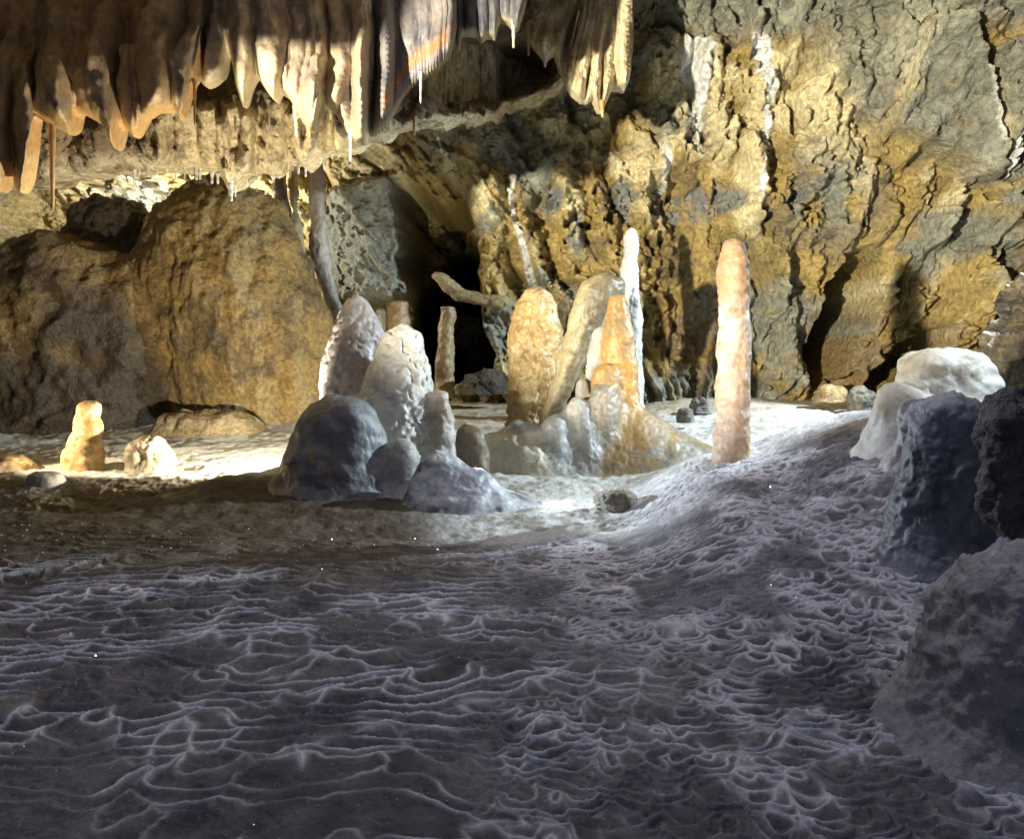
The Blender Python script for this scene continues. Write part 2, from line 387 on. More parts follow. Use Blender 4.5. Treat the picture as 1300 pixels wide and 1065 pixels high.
def build_wall():
    xs = np.concatenate([np.linspace(-10, -6.2, 26)[:-1], np.linspace(-6.2, 5.5, 830), np.linspace(5.5, 9.5, 26)[1:]])
    zs = np.concatenate([np.linspace(-0.6, 0.25, 8)[:-1], np.linspace(0.25, 5.0, 430), np.linspace(5.0, 7.2, 16)[1:]])
    X, Z = np.meshgrid(xs, zs)
    Y = wall_base(X, Z)
    p = np.stack([X, Y, Z], -1)
    px, py = proj(p)
    wpx = px + 9 * fbm(p, 2.2, 3, seed=61) + 4 * fbm(p, 8, 3, seed=62); wpy = py + 9 * fbm(p, 2.2, 3, seed=63) + 4 * fbm(p, 8, 3, seed=64)
    D = np.zeros_like(X); calm = np.zeros_like(X)
    def region(poly, depth, soft, warp=True):
        sd = poly_sd(wpx if warp else px, wpy if warp else py, poly)
        return depth * smooth(soft, -soft, sd), sd
    d, sd = region([(417, 240), (505, 222), (511, 300), (517, 380), (470, 384), (420, 382), (414, 300)], -0.30, 11); D += d; slab = smooth(8, -8, sd); calm = np.maximum(calm, slab * 0.75)
    d, sd = region([(1150, 45), (1205, 36), (1240, 100), (1252, 232), (1190, 198), (1118, 172), (1128, 120)], -0.36, 4); D += d; slab2 = smooth(8, -8, sd); calm = np.maximum(calm, slab2 * 0.6)
    d, sd = region([(1252, 70), (1330, 40), (1330, 260), (1262, 225)], -0.2, 6); D += d; slab3 = smooth(8, -8, sd)
    d, sd = region([(1040, 20), (1140, 0), (1150, 50), (1110, 170), (1062, 120)], -0.2, 8); D += d; slab4 = smooth(10, -10, sd)
    for pts, wd, h in RIBS:
        dd, side, tt = line_sd(wpx, wpy, pts)
        sgn = np.where(side < 0, 1.0, 0.65)               # blunt one side, steep the other
        D -= h * np.exp(-(dd / (wd * sgn)) ** 2) * (0.5 + 0.5 * np.sin(np.pi * np.clip(tt * 0.9 + 0.08, 0, 1)))
    nic = np.zeros_like(X); wpx2 = wpx + 9 * fbm(p, 5, 3, seed=65); wpy2 = wpy + 12 * fbm(p, 5, 3, seed=66)
    for nx_, ny_, a, b in NICHES:
        r = np.hypot((wpx2 - nx_) / a, (wpy2 - ny_) / b)
        k = smooth(1.12, 0.85, r); nic = np.maximum(nic, k)
        D += 0.20 * k * smooth(b, -b, wpy - ny_)
    A = (px - 905) * np.exp(0.0019 * (np.clip(py, -50, 560) - 300))        # runs across the flow lines
    q = np.stack([A / 34 + 0.9 * fbm(p, 1.4, 3, seed=71), py / 125.0, Y * 0.3], -1)
    flow = fbm(q, 1.0, 2, 0.4, ridged=True, seed=72)
    q2 = np.stack([A / 13 + 0.8 * fbm(p, 3.0, 3, seed=73), py / 46.0, Y * 0.3], -1)
    flow2 = fbm(q2, 1.0, 2, 0.45, ridged=True, seed=74)
    big = fbm(p, 0.75, 4, 0.5, seed=75); med = fbm(p, 3.0, 3, 0.5, seed=76); fin = fbm(p, 12.0, 2, 0.5, seed=77)
    cr = 1 - np.abs(fbm(p + 0.25 * np.stack([med, fin, med], -1), 1.7, 4, 0.5, seed=78))
    bil = np.sqrt(0.0016 + (fbm(p + 0.35 * np.stack([med, big, fin], -1), 1.15, 3, 0.45, seed=70)) ** 2)
    rel = 0.30 * big - 0.60 * bil + 0.26 * flow + 0.09 * flow2 + 0.06 * med + 0.020 * fin - 0.02 * fbm(p, 8, 2, 0.5, ridged=True, seed=79) + 0.02 * smooth(0.93, 1.0, cr)
    D += rel * (1 - calm)
    D += calm * (0.05 * med + 0.025 * fin + 0.05 * smooth(0.95, 1.0, cr))
    # openings
    d, sd = region([(505, 232), (532, 238), (560, 262), (590, 268), (604, 290), (575, 300), (556, 345), (524, 372), (511, 330)], 2.0, 6); D += d
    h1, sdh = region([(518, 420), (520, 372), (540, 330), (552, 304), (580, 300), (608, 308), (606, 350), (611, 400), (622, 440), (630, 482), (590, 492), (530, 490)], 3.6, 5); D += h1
    d, sd = region([(420, 385), (517, 383), (522, 480), (430, 490)], 0.9, 4); D += d
    d, sd = region([(1028, 440), (1043, 370), (1070, 330), (1102, 318), (1112, 345), (1098, 400), (1066, 462), (1034, 490)], 1.7, 7); D += d
    d, sd = region([(1098, 486), (1128, 446), (1160, 424), (1190, 420), (1186, 466), (1120, 506)], 1.2, 6); D += d
    d, sd = region([(1060, 478), (1085, 470), (1090, 500), (1062, 502)], 0.4, 5); D += d
    d, sd = region([(1010, 172), (1030, 168), (1042, 178), (1020, 184)], 0.2, 4); D += d
    stain = np.zeros_like(X)
    spx = px + 3 * fbm(p, 4.0, 3, seed=67); spy = py
    er = fbm(np.stack([X * 11, Y, Z * 3.5], -1), 1.0, 3, 0.5, seed=68)
    for st in STREAKS:
        a = np.array(st, float); dd, side, tt = line_sd(spx, spy, a[:, :2])
        wv = np.interp(tt, np.linspace(0, 1, len(a)), a[:, 2]) * 0.62
        endf = smooth(0.0, 0.12, tt + 0.05 * er) * smooth(1.0, 0.93, tt)
        endf = np.where(wv > 8, endf, np.maximum(endf, 0.55))
        stain = np.maximum(stain, smooth(1.25, 0.65, dd / np.maximum(wv, 1.6) + 0.30 * er * (wv > 5)) * endf)
    D -= 0.05 * stain
    Yf = Y + D
    # colours of the rock
    n = fbm(p, 0.9, 4, 0.55, seed=81); n2 = fbm(p, 4.0, 4, 0.55, seed=82); n3 = fbm(p, 2.0, 4, 0.5, seed=83)
    C = mixc((0.42, 0.31, 0.105), (0.25, 0.185, 0.075), smooth(-0.2, 0.35, n2))
    pal = smooth(0.15, 0.55, -0.55 * flow + 0.6 * n3 + 0.40 * smooth(380, 140, py) + 0.10)
    C = mixc(C, (0.78, 0.69, 0.41), pal * 0.9)
    C = mixc(C, (0.15, 0.12, 0.05), smooth(0.0, 0.4, fbm(p, 1.3, 4, 0.55, seed=86) + 0.3 * n2) * 0.65)
    gry = np.clip(smooth(0.04, 0.40, n + 0.4 * n2) * 0.85, 0, 1)
    for zone in (slab, slab2 * 0.85, slab3 * 0.8, slab4 * 0.75): gry = np.maximum(gry, zone * smooth(-0.75, 0.05, n2 + 0.25))
    gry = np.maximum(gry, smooth(60, 20, wpy) * smooth(800, 860, px) * 0.85)
    gry = np.maximum(gry, np.exp(-(((px - 1045) / 60) ** 2 + ((py - 250) / 55) ** 2)) * smooth(-0.3, 0.2, n2 + 0.1))
    gry = np.maximum(gry, smooth(430, 400, px) * smooth(200, 260, py) * smooth(-0.1, 0.3, n2) * 0.7)
    C = mixc(C, mixc((0.16, 0.18, 0.165), (0.30, 0.315, 0.265), smooth(-0.3, 0.4, n2)), gry)
    C = mixc(C, (0.20, 0.235, 0.26), np.clip(nic, 0, 1) * smooth(-0.5, 0.1, n2) * 0.75)
    low = smooth(330, 430, wpy) * smooth(640, 700, px)
    C = mixc(C, (0.22, 0.145, 0.06), low * smooth(-0.3, 0.3, n3) * 0.7)
    C = mixc(C, (0.07, 0.05, 0.03), smooth(0.35, 0.6, n2 * 0.6 + fbm(p, 7, 3, seed=85) * 0.7) * 0.6)
    C = mixc(C, mixc((0.86, 0.87, 0.84), (0.70, 0.68, 0.58), smooth(0.1, 0.5, er)), np.clip(stain * 1.2, 0, 1))
    back = smooth(420, 330, px) * smooth(330, 280, py)
    C = mixc(C, mixc((0.60, 0.50, 0.26), (0.52, 0.54, 0.50), smooth(-0.1, 0.3, fbm(q, 0.8, 3, seed=88))), back * 0.8)
    C = mixc(C, (0.035, 0.03, 0.025), smooth(0.5, 1.6, h1))  # opening painted near black, standing for the unlit depth inside
    V = np.stack([X, Yf, Z], -1)
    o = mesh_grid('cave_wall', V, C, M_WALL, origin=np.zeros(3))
    tag(o, 'rough ochre and grey limestone rear wall with flowstone ribs and a dark opening', None, None, 'structure')
    return o, xs, zs, Yf
WALL, WXS, WZS, WY = build_wall()
def wall_y(x, z):
    i = np.clip(np.searchsorted(WXS, x) - 1, 0, len(WXS) - 2); j = np.clip(np.searchsorted(WZS, z) - 1, 0, len(WZS) - 2)
    u = np.clip((x - WXS[i]) / (WXS[i + 1] - WXS[i]), 0, 1); v = np.clip((z - WZS[j]) / (WZS[j + 1] - WZS[j]), 0, 1)
    return (WY[j, i] * (1 - u) + WY[j, i + 1] * u) * (1 - v) + (WY[j + 1, i] * (1 - u) + WY[j + 1, i + 1] * u) * v
def on_wall(px, py):
    y = np.full(np.shape(px), 9.6)
    for _ in range(8):
        p = P(px, py, y); y = 0.5 * y + 0.5 * wall_y(p[..., 0], p[..., 2])
    return P(px, py, y)
# ------------------------------------------------------------------ ceiling and rock overhang
def build_ceiling():
    xs = np.linspace(-10, 9.5, 220); ys = np.linspace(2.0, 10.5, 120)
    X, Yg = np.meshgrid(xs, ys); p = np.stack([X, Yg, np.zeros_like(X)], -1)
    z = 4.55 + 0.9 * smooth(7.0, 9.5, Yg) + 0.35 * fbm(p, 0.5, 4, seed=91) + 0.1 * fbm(p, 2.5, 4, seed=92) + 0.2 * smooth(3, 6, X)
    k = smooth(-2.1, -2.45, X + 0.1 * fbm(p, 2, 3, seed=95)) * smooth(2.2, 2.9, Yg) * smooth(4.6, 3.3, Yg)  # added drop above the frame, shaped to block wall_lamp from the upper curtains
    low = 2.60 - 0.68 * smooth(-2.9, -3.2, X + 0.1 * fbm(p, 2, 3, seed=96))
    z = z * (1 - k) + (low + 0.06 * fbm(p, 2, 4, seed=94) + 0.25 * smooth(3.1, 4.5, Yg)) * k
    C = mixc(GREY, OCHRE, smooth(-0.2, 0.3, fbm(p, 0.7, 4, seed=93)))
    o = mesh_grid('cave_ceiling', np.stack([X, Yg, z], -1)[:, ::-1], C[:, ::-1], M_WALL, origin=np.zeros(3))
    tag(o, 'rough grey and ochre rock ceiling of the cave', None, None, 'structure')
build_ceiling()

def sheet(name, hem, Yf, top, folds, colf, mat, under=0.35, rough=0.03, freq=5.0, nu=500, nf=90, nb=26, lean=0.0, parent=None, depthf=None, ripple=None, tooth=0.0, thick=None, tipr=26.0, lumpy=0.0):
    """a hanging sheet of rock: front face down to the hem, then its underside going back and up"""
    hm = np.array(hem, float)
    u = np.linspace(hm[0, 0], hm[-1, 0], nu)
    h = np.interp(u, hm[:, 0], hm[:, 1])
    ker = np.hanning(7); ker /= ker.sum(); h = np.convolve(np.pad(h, 3, 'edge'), ker, 'valid')
    t = np.linspace(0, 1, nf) ** 0.85
    U = np.repeat(u[None], nf, 0); H = np.repeat(h[None], nf, 0); T = np.repeat(t[:, None], nu, 1)
    PY = top + (H - top) * T
    Us = U + lean * (1 - T)                              # folds may slant
    b = np.zeros_like(U)
    Uw = Us + 9 * fbm(np.stack([U / 60, PY / 60, U * 0], -1), 1.0, 3, seed=13) * smooth(1.0, 0.6, T)
    grow = 0.25 + 0.75 * smooth(top * 0.3, 110, PY)
    tip = np.sqrt(np.clip(1 - np.clip((PY - (H - tipr)) / tipr, 0, 1) ** 2, 0, 1)) * 0.85 + 0.15
    for c, wd, dp, sl, y0, y1 in folds:
        cc = c + sl * (PY - 60) / 100.0
        b += grow * tip * dp * np.clip(1 - (np.abs(Uw - cc) / (wd * 1.08)) ** 2.2, 0, 1) * smooth(y0 - 12, y0 + 12, PY) * (1 if y1 is None else smooth(y1 + 14, y1 - 14, PY))
    Yd = Yf(U, PY) - b
    if depthf is not None: Yd = Yd + depthf(U, PY)
    Yd = Yd + 0.10 * (1 - tip)
    Pt = P(Us, PY, Yd)
    if lumpy: Pt[..., 1] += lumpy * fbm(Pt, 2.2, 4, 0.5, seed=14) * (0.4 + 0.6 * smooth(150, 40, PY))
    Pt[..., 1] += rough * fbm(Pt, freq, 5, 0.55, seed=3) + 0.02 * fbm(Pt * np.array([1, 1, 0.25]), 12, 3, seed=4)
    if ripple is not None: Pt[..., 1] += ripple(U, PY, Pt)
    # round the hem: the last rows curl back
    last = Pt[-1]
    s = np.linspace(0, 1, nb + 1)[1:]
    th = under if thick is None else thick(u)
    Bk = np.zeros((nb, nu, 3))
    arc = np.minimum(1, s * 3.0); up = np.maximum(0, (s - 0.33) / 0.67)
    Bk[..., 0] = last[None, :, 0]
    Bk[..., 1] = last[None, :, 1] + (np.sin(arc * np.pi / 2))[:, None] * th
    Bk[..., 2] = last[None, :, 2] - 0.012 * np.sin(arc * np.pi)[:, None] + ((0.02 + 0.42 * th) * (1 - np.cos(arc * np.pi / 2)))[:, None] + up[:, None] * 1.3
    Bk += (rough * 0.8 * fbm(Bk, freq * 1.3, 4, seed=8))[..., None] * np.array([0, 0.3, 0.9]) * smooth(0.02, 0.2, s)[:, None, None]
    V = np.concatenate([Pt, Bk], 0)
    PYa = np.concatenate([PY, np.repeat(h[None], nb, 0)], 0); Ua = np.concatenate([Us, np.repeat((u)[None], nb, 0)], 0); Ta = np.concatenate([T, np.ones((nb, nu)) * 1.2], 0)
    C = colf(V, Ua, PYa, Ta, np.repeat(h[None], nf + nb, 0))
    C = np.clip(C, 0, 1)
    if parent is None: return mesh_grid(name, V, C, mat)
    lab = np.argmin(np.stack([np.abs(u - c) / wd for c, wd, dp, sl, y0, y1 in folds if y0 < -100]), 0)
    N = -grid_normals(V, False)
    if N[nf // 2, :, 1].mean() > 0: N = -N
    r, cc = V.shape[:2]; idx = np.arange(r * cc).reshape(r, cc)
    for l in np.unique(lab):
        js = np.where(lab[:-1] == l)[0]
        q = np.stack([idx[:-1, js], idx[1:, js], idx[1:, js + 1], idx[:-1, js + 1]], -1).reshape(-1, 4)
        un, inv = np.unique(q, return_inverse=True)
        o = mesh_raw(name, V.reshape(-1, 3)[un], inv.reshape(-1, 4), C.reshape(-1, 3)[un], mat, parent=parent)
        Nn = N.reshape(-1, 3)[un]
        o.data.normals_split_custom_set_from_vertices(Nn.tolist())

# the rough overhang behind the curtains
over_hem = [(-120, 240), (-20, 238), (20, 236), (48, 234), (80, 223), (112, 221), (150, 219), (200, 214), (246, 212), (262, 216), (276, 219), (285, 232), (293, 246), (299, 236), (306, 224), (330, 216), (342, 222), (350, 222),
            (362, 205), (378, 204), (386, 214), (396, 201), (420, 192), (446, 186), (470, 178), (500, 166), (530, 157), (562, 157), (590, 151), (628, 149), (640, 137), (672, 128), (700, 116), (716, 104), (724, 70), (735, 20)]
def over_depth(U, PY):
    cav = np.exp(-(((U - 620) / 95) ** 2 + ((PY - 95) / 48) ** 2) ** 1.6)
    lip = 0.32 * smooth(480, 560, U) * np.exp(-((PY - np.interp(U, [c[0] for c in over_hem], [c[1] for c in over_hem]) + 8) / 9.0) ** 2)
    return 1.1 * cav - lip
def over_col(V, U, PY, T, H):
    n = fbm(V, 3.0, 4, seed=101); n2 = fbm(V, 12, 4, seed=102)
    c = mixc((0.34, 0.25, 0.13), (0.20, 0.145, 0.08), smooth(-0.2, 0.3, n + 0.3 * n2))
    rimm = smooth(36, 4, H - PY)
    c = mixc(c, (0.74, 0.64, 0.42), rimm * smooth(-0.45, 0.1, n2 + 0.2 * n))
    c = mixc(c, (0.70, 0.56, 0.31), smooth(170, 250, U + 40 * n) * smooth(470, 420, U) * smooth(120, 150, PY) * smooth(-0.45, 0.05, n + 0.4 * n2))
    return c
o = sheet('rock_overhang', over_hem, lambda U, PY: 6.30 + 0.60 * smooth(100, 235, PY) * smooth(520, 400, U) + 1.6 * smooth(430, 700, U), -190, [(300, 22, 0.22, 0, 130, None), (352, 16, 0.2, 0, 120, None), (388, 14, 0.2, 0, 120, None), (240, 20, 0.1, 0, 130, None), (188, 16, 0.22, 5, 140, None), (215, 12, 0.18, -6, 135, None), (262, 13, 0.26, 4, 130, None), (283, 9, 0.2, 0, 150, None), (322, 12, 0.26, -5, 140, None), (334, 7, 0.18, 0, 160, None), (368, 9, 0.24, 6, 150, None), (408, 14, 0.2, -8, 140, None), (432, 12, 0.2, 0, 140, None), (60, 30, 0.15, 0, 150, None), (120, 26, 0.18, 0, 160, None), (540, 16, 0.12, 0, 120, None), (600, 20, 0.15, 0, 120, None)],
      over_col, M_WALL, under=0.5, rough=0.15, freq=5.5, nu=520, nf=120, depthf=over_depth)
tag(o, 'rough brown rock overhang with a pale calcite lip behind the hanging curtains', None, None, 'structure')

# ------------------------------------------------------------------ hanging curtains
def drape_col(base, dark, tip, streak=0.5, seed=0, orange=False, tipw=28):
    def f(V, U, PY, T, H):
        q = np.stack([U / 16.0, PY / 220.0, np.full_like(U, seed * 2.0)], -1)
        n = fbm(q, 1.0, 4, 0.5, seed=seed); n2 = fbm(V, 6, 4, 0.55, seed=seed + 1)
        c = mixc(base, dark, smooth(-0.15, 0.4, streak * n + 0.6 * n2))
        c = mixc(c, tip, smooth(tipw, 3, H - PY) * 0.85)
        if orange:
            d = H - PY
            band = np.exp(-((d - 30) / 10) ** 2) * smooth(478, 495, U) * smooth(576, 560, U)
            c = mixc(c, (0.50, 0.24, 0.08), band * 0.8)
            c = mixc(c, (0.30, 0.27, 0.30), np.exp(-((d - 16) / 6) ** 2) * smooth(478, 495, U) * smooth(576, 560, U) * 0.7)
        return c
    return f
hemA = [(-90, 190), (-45, 215), (-20, 205), (0, 243), (7, 246), (14, 215), (18, 202), (23, 232), (28, 247), (33, 240), (40, 196), (47, 158), (52, 151), (60, 156), (75, 164), (88, 171), (93, 165), (98, 148), (104, 145), (114, 149), (130, 158),
        (137, 178), (141, 189), (145, 172), (150, 160), (158, 161), (163, 168), (168, 173), (176, 166), (186, 154), (200, 145), (214, 143), (224, 141), (230, 148), (234, 151), (240, 132), (246, 112), (252, 104), (256, 60)]
foldA = [(-60, 40, 0.25, 0, -300, None), (5, 18, 0.16, -8, -300, None), (30, 14, 0.16, 4, 60, None), (74, 26, 0.26, 2, -300, None), (122, 26, 0.27, 6, -300, None), (164, 13, 0.14, 4, 60, None), (202, 26, 0.24, -2, -300, None), (238, 11, 0.16, -10, -300, None), (200, 17, 0.1, 0, 88, 150)]
D1 = empty('stone_curtain', (-2.5, 5.6, 2.2), 'broad brown flowstone curtain with thick lobes ending in pointed tips, beside the dark boulders', 'curtain', 'stone curtains hanging from the ceiling')
sheet('fold', hemA, lambda U, PY: 5.75 + 0.0 * U, -160, foldA, drape_col((0.52, 0.37, 0.205), (0.27, 0.21, 0.155), (0.58, 0.36, 0.14), 0.6, 1), M_DRAPE, under=0.16, rough=0.04, nu=330, nf=86, parent=D1, lumpy=0.30, tipr=34)

hemB = [(250, 80), (256, 106), (264, 112), (272, 108), (280, 100), (285, 78), (289, 66), (293, 74), (300, 105), (306, 126), (310, 138), (314, 124), (322, 108), (329, 99), (337, 112), (345, 124), (351, 130), (358, 120), (370, 128), (384, 154), (392, 166), (398, 167),
        (404, 152), (412, 134), (424, 142), (440, 168), (450, 180), (462, 180), (468, 150), (472, 120)]
foldB = [(270, 16, 0.16, 3, -300, None), (310, 17, 0.22, 0, -300, None), (346, 18, 0.20, 3, -300, None), (376, 14, 0.16, -3, -300, None), (398, 15, 0.22, 0, -300, None), (432, 16, 0.12, 0, -300, None), (458, 11, 0.26, -2, -300, None), (410, 12, 0.14, -25, 95, None), (440, 15, 0.14, -35, 110, None)]
def rip(U, PY, V):
    return -0.007 * np.sin(V[..., 2] * 150 + 3 * fbm(V, 5, 2, seed=6)) * (smooth(418, 440, U) * smooth(60, 110, PY) + 0.8 * np.exp(-((U - 459) / 10) ** 2))
D2 = empty('stone_curtain', (-1.6, 5.9, 2.4), 'grooved curtain of grey brown flowstone with bright ragged cream hem beneath it', 'curtain', 'stone curtains hanging from the ceiling')
sheet('fold', hemB, lambda U, PY: 5.95 + 0.0 * U, -160, foldB, drape_col((0.52, 0.42, 0.28), (0.29, 0.24, 0.20), (0.62, 0.53, 0.33), 0.7, 3, tipw=44), M_DRAPE, under=0.18, rough=0.04, nu=330, nf=90, ripple=rip, parent=D2, lumpy=0.2)

hemC = [(463, 150), (470, 172), (480, 168), (492, 158), (498, 148), (505, 134), (513, 121), (522, 111), (533, 102), (545, 95), (556, 87), (565, 78), (573, 66), (577, 45), (580, 30)]
hc = []
for i in range(len(hemC) - 1):
    for k in range(6):
        a = k / 6; x = hemC[i][0] * (1 - a) + hemC[i + 1][0] * a; y = hemC[i][1] * (1 - a) + hemC[i + 1][1] * a
        hc.append((x, y + (1.6 if (len(hc) % 2) else -1.6)))
foldC = [(488, 12, 0.24, -2, -300, None), (556, 9, 0.14, -3, -300, 80), (570, 8, 0.16, 0, -300, None), (520, 14, 0.05, 0, -300, 60), (540, 9, 0.05, 0, -300, 50)]
def ripC(U, PY, V):
    return -0.006 * np.sin(V[..., 2] * 160 + 3 * fbm(V, 5, 2, seed=6)) * np.exp(-((U - 489) / 12) ** 2) * smooth(20, 60, PY)
D3 = empty('stone_curtain', (-0.9, 6.1, 2.6), 'thin translucent banded curtain with orange stripe and saw toothed slanting edge', 'curtain', 'stone curtains hanging from the ceiling')
sheet('fold', hc, lambda U, PY: 6.1 + 0.0 * U, -160, foldC, drape_col((0.28, 0.25, 0.23), (0.15, 0.145, 0.155), (0.44, 0.34, 0.22), 0.6, 5, True, 9), M_DRAPE, under=0.05, rough=0.012, nu=300, nf=80, ripple=ripC, parent=D3)

hemD = [(576, 20), (579, 60), (583, 64), (586, 44), (594, 43), (604, 45), (608, 50), (612, 52), (617, 47), (624, 47), (629, 49), (632, 32), (636, 26), (646, 31), (652, 40), (658, 37), (663, 22), (668, 4), (671, -20)]
foldD = [(583, 5, 0.08, 0, -300, None), (598, 9, 0.10, 0, -300, None), (613, 7, 0.12, -5, -300, None), (625, 6, 0.1, -8, -300, None), (640, 7, 0.08, -6, -300, None), (655, 9, 0.13, -6, -300, None)]
D4 = empty('stone_curtain', (-0.3, 6.3, 3.0), 'row of short dark grey curtain folds with blunt pale ends above the shaded hollow', 'curtain', 'stone curtains hanging from the ceiling')
sheet('fold', hemD, lambda U, PY: 6.35 + 0.0 * U, -160, foldD, drape_col((0.17, 0.16, 0.16), (0.10, 0.10, 0.115), (0.45, 0.40, 0.27), 0.6, 7, False, 12), M_DRAPE, under=0.10, rough=0.015, nu=180, nf=60, parent=D4)

hemE = [(664, 10), (668, 40), (674, 54), (682, 64), (692, 76), (698, 72), (704, 68), (712, 92), (720, 112), (728, 122), (738, 128), (746, 130), (752, 126), (760, 140), (765, 143), (771, 128), (778, 112), (786, 112), (794, 114), (800, 100), (803, 70), (804, 30)]
foldE = [(672, 9, 0.10, -30, -300, None), (688, 10, 0.18, -30, -300, None), (707, 9, 0.16, -22, -300, None), (728, 8, 0.16, -18, -300, None), (742, 9, 0.20, -14, -300, None), (758, 9, 0.20, -8, -300, None), (774, 8, 0.16, -4, -300, None), (792, 12, 0.22, 2, -300, None)]
def ripE(U, PY, V):
    return -0.010 * np.abs(np.sin(V[..., 2] * 75 + 4 * fbm(V, 5, 3, seed=6))) + 0.07 * fbm(V, 14, 4, 0.6, seed=9) * smooth(55, 100, PY)
D5 = empty('stone_curtain', (0.45, 6.8, 2.9), 'cream coloured ribbed curtain folds with knobbly lower end against the ochre wall', 'curtain', 'stone curtains hanging from the ceiling')
sheet('fold', hemE, lambda U, PY: 7.9 + 0.0 * U, -160, foldE, drape_col((0.64, 0.54, 0.35), (0.40, 0.32, 0.19), (0.72, 0.62, 0.40), 0.6, 9, False, 40), M_DRAPE, under=0.25, rough=0.03, nu=240, nf=90, ripple=ripE, parent=D5, lumpy=0.12)

# ------------------------------------------------------------------ thin stalactites
STRAWS = [((66, 150), (67, 268), 7.5, 5.75, 'long thin grey stalactite hanging from the broad brown curtain'),
          ((247, 108), (247, 160), 4.2, 5.75, 'short white straw stalactite at the seam between two brown curtain lobes'),
          ((298, 128), (299, 170), 4.5, 6.25, 'cream stubby stalactite beside the second curtain lobe'), ((341, 134), (342, 162), 3.6, 6.25, 'tiny white straw stalactite under the bright curtain hem'),
          ((374, 140), (377, 174), 5.0, 6.25, 'white tapering straw stalactite beside the pale folded hem'), ((293, 236), (294, 256), 5.5, 6.72, 'pale stalactite tip at the lowest point of the rock lip'),
          ((445, 172), (445, 206), 4.5, 5.93, 'white drip stalactite below the ribbed hem of the curtain'), ((534, 98), (534, 132), 3.6, 6.12, 'slim white straw below the saw toothed curtain edge'),
          ((526, 154), (526, 173), 4.2, 6.42, 'orange stub stalactite under the bright lip of the overhang'),
          ((652, 32), (652, 62), 5.0, 6.36, 'white stalactite beneath the short dark curtain folds'), ((670, 36), (671, 72), 5.0, 7.85, 'amber stalactite at the edge of the cream curtain'),
          ((378, 198), (379, 222), 4.5, 6.75, 'stubby cream stalactite on the lip above the grey pillar'), 
          ((764, 134), (765, 150), 6.0, 7.72, 'orange tip stalactite under the cream ribbed curtain'), ((692, 70), (692, 86), 5.0, 7.8, 'short cream stalactite on the inner edge of the cream curtain'),
          ((392, 156), (393, 178), 7.0, 5.85, 'yellow pointed stalactite below the grey central curtain lobe')]
def straw(a, b, wpx, Y, label, k):
    if Y is None: Y = float(on_wall(np.array([float(a[0])]), np.array([float(a[1]) - 4]))[0, 1]) - 0.03
    n, m = 26, 12
    t = np.linspace(0, 1, n); c = P(a[0] + (b[0] - a[0]) * t, a[1] - 6 + (b[1] - a[1] + 6) * t, Y)
    r = wpx / F * Y * 0.5 * (1.5 - 0.95 * t ** 0.5) * (1 + 0.12 * np.sin(t * 17 + a[0]))
    r = r * np.where(t > 0.93, np.sqrt(np.clip((1 - t) / 0.07, 0.01, 1)), 1)
    th = np.linspace(0, 2 * np.pi, m, endpoint=False)
    V = np.zeros((n, m, 3)); V[..., 0] = c[:, None, 0] + r[:, None] * np.cos(th); V[..., 1] = c[:, None, 1] + r[:, None] * np.sin(th); V[..., 2] = c[:, None, 2]
    amber = 'orange' in label or 'amber' in label or 'brown' in label or 'yellow' in label
    base = (0.60, 0.36, 0.14) if amber else ((0.45, 0.42, 0.38) if 'grey stal' in label else (0.78, 0.74, 0.64))
    C = mixc(base, np.array(base) * 0.75, smooth(-0.2, 0.3, fbm(V, 12, 3, seed=k)))
    o = mesh_grid('stalactite', V[::-1], C[::-1], M_WHITE, True)
    tag(o, label, 'stalactite', 'thin stalactites')
for k, s_ in enumerate(STRAWS): straw(*s_[:5], k)
hx = [c[0] for c in over_hem]; hy = [c[1] for c in over_hem]
for k, x in enumerate(np.arange(168, 440, 11.0) + rng.uniform(-4, 4, 25)):
    y = float(np.interp(x, hx, hy)); ln = float(rng.uniform(5, 17))
    yo = 6.30 + 0.60 * float(smooth(520, 400, np.array(x))) + 1.6 * float(smooth(430, 700, np.array(x)))
    yo -= 0.32 * float(smooth(480, 560, np.array(x)))
    straw((x, y - 4), (x + rng.uniform(-1, 1), y + ln), float(rng.uniform(3.0, 6.5)), yo + 0.05, 'short cream stalactite along the pale lip of the rock overhang', k + 60)
    col.objects[-1]['group'] = 'short stalactites along the overhang lip'

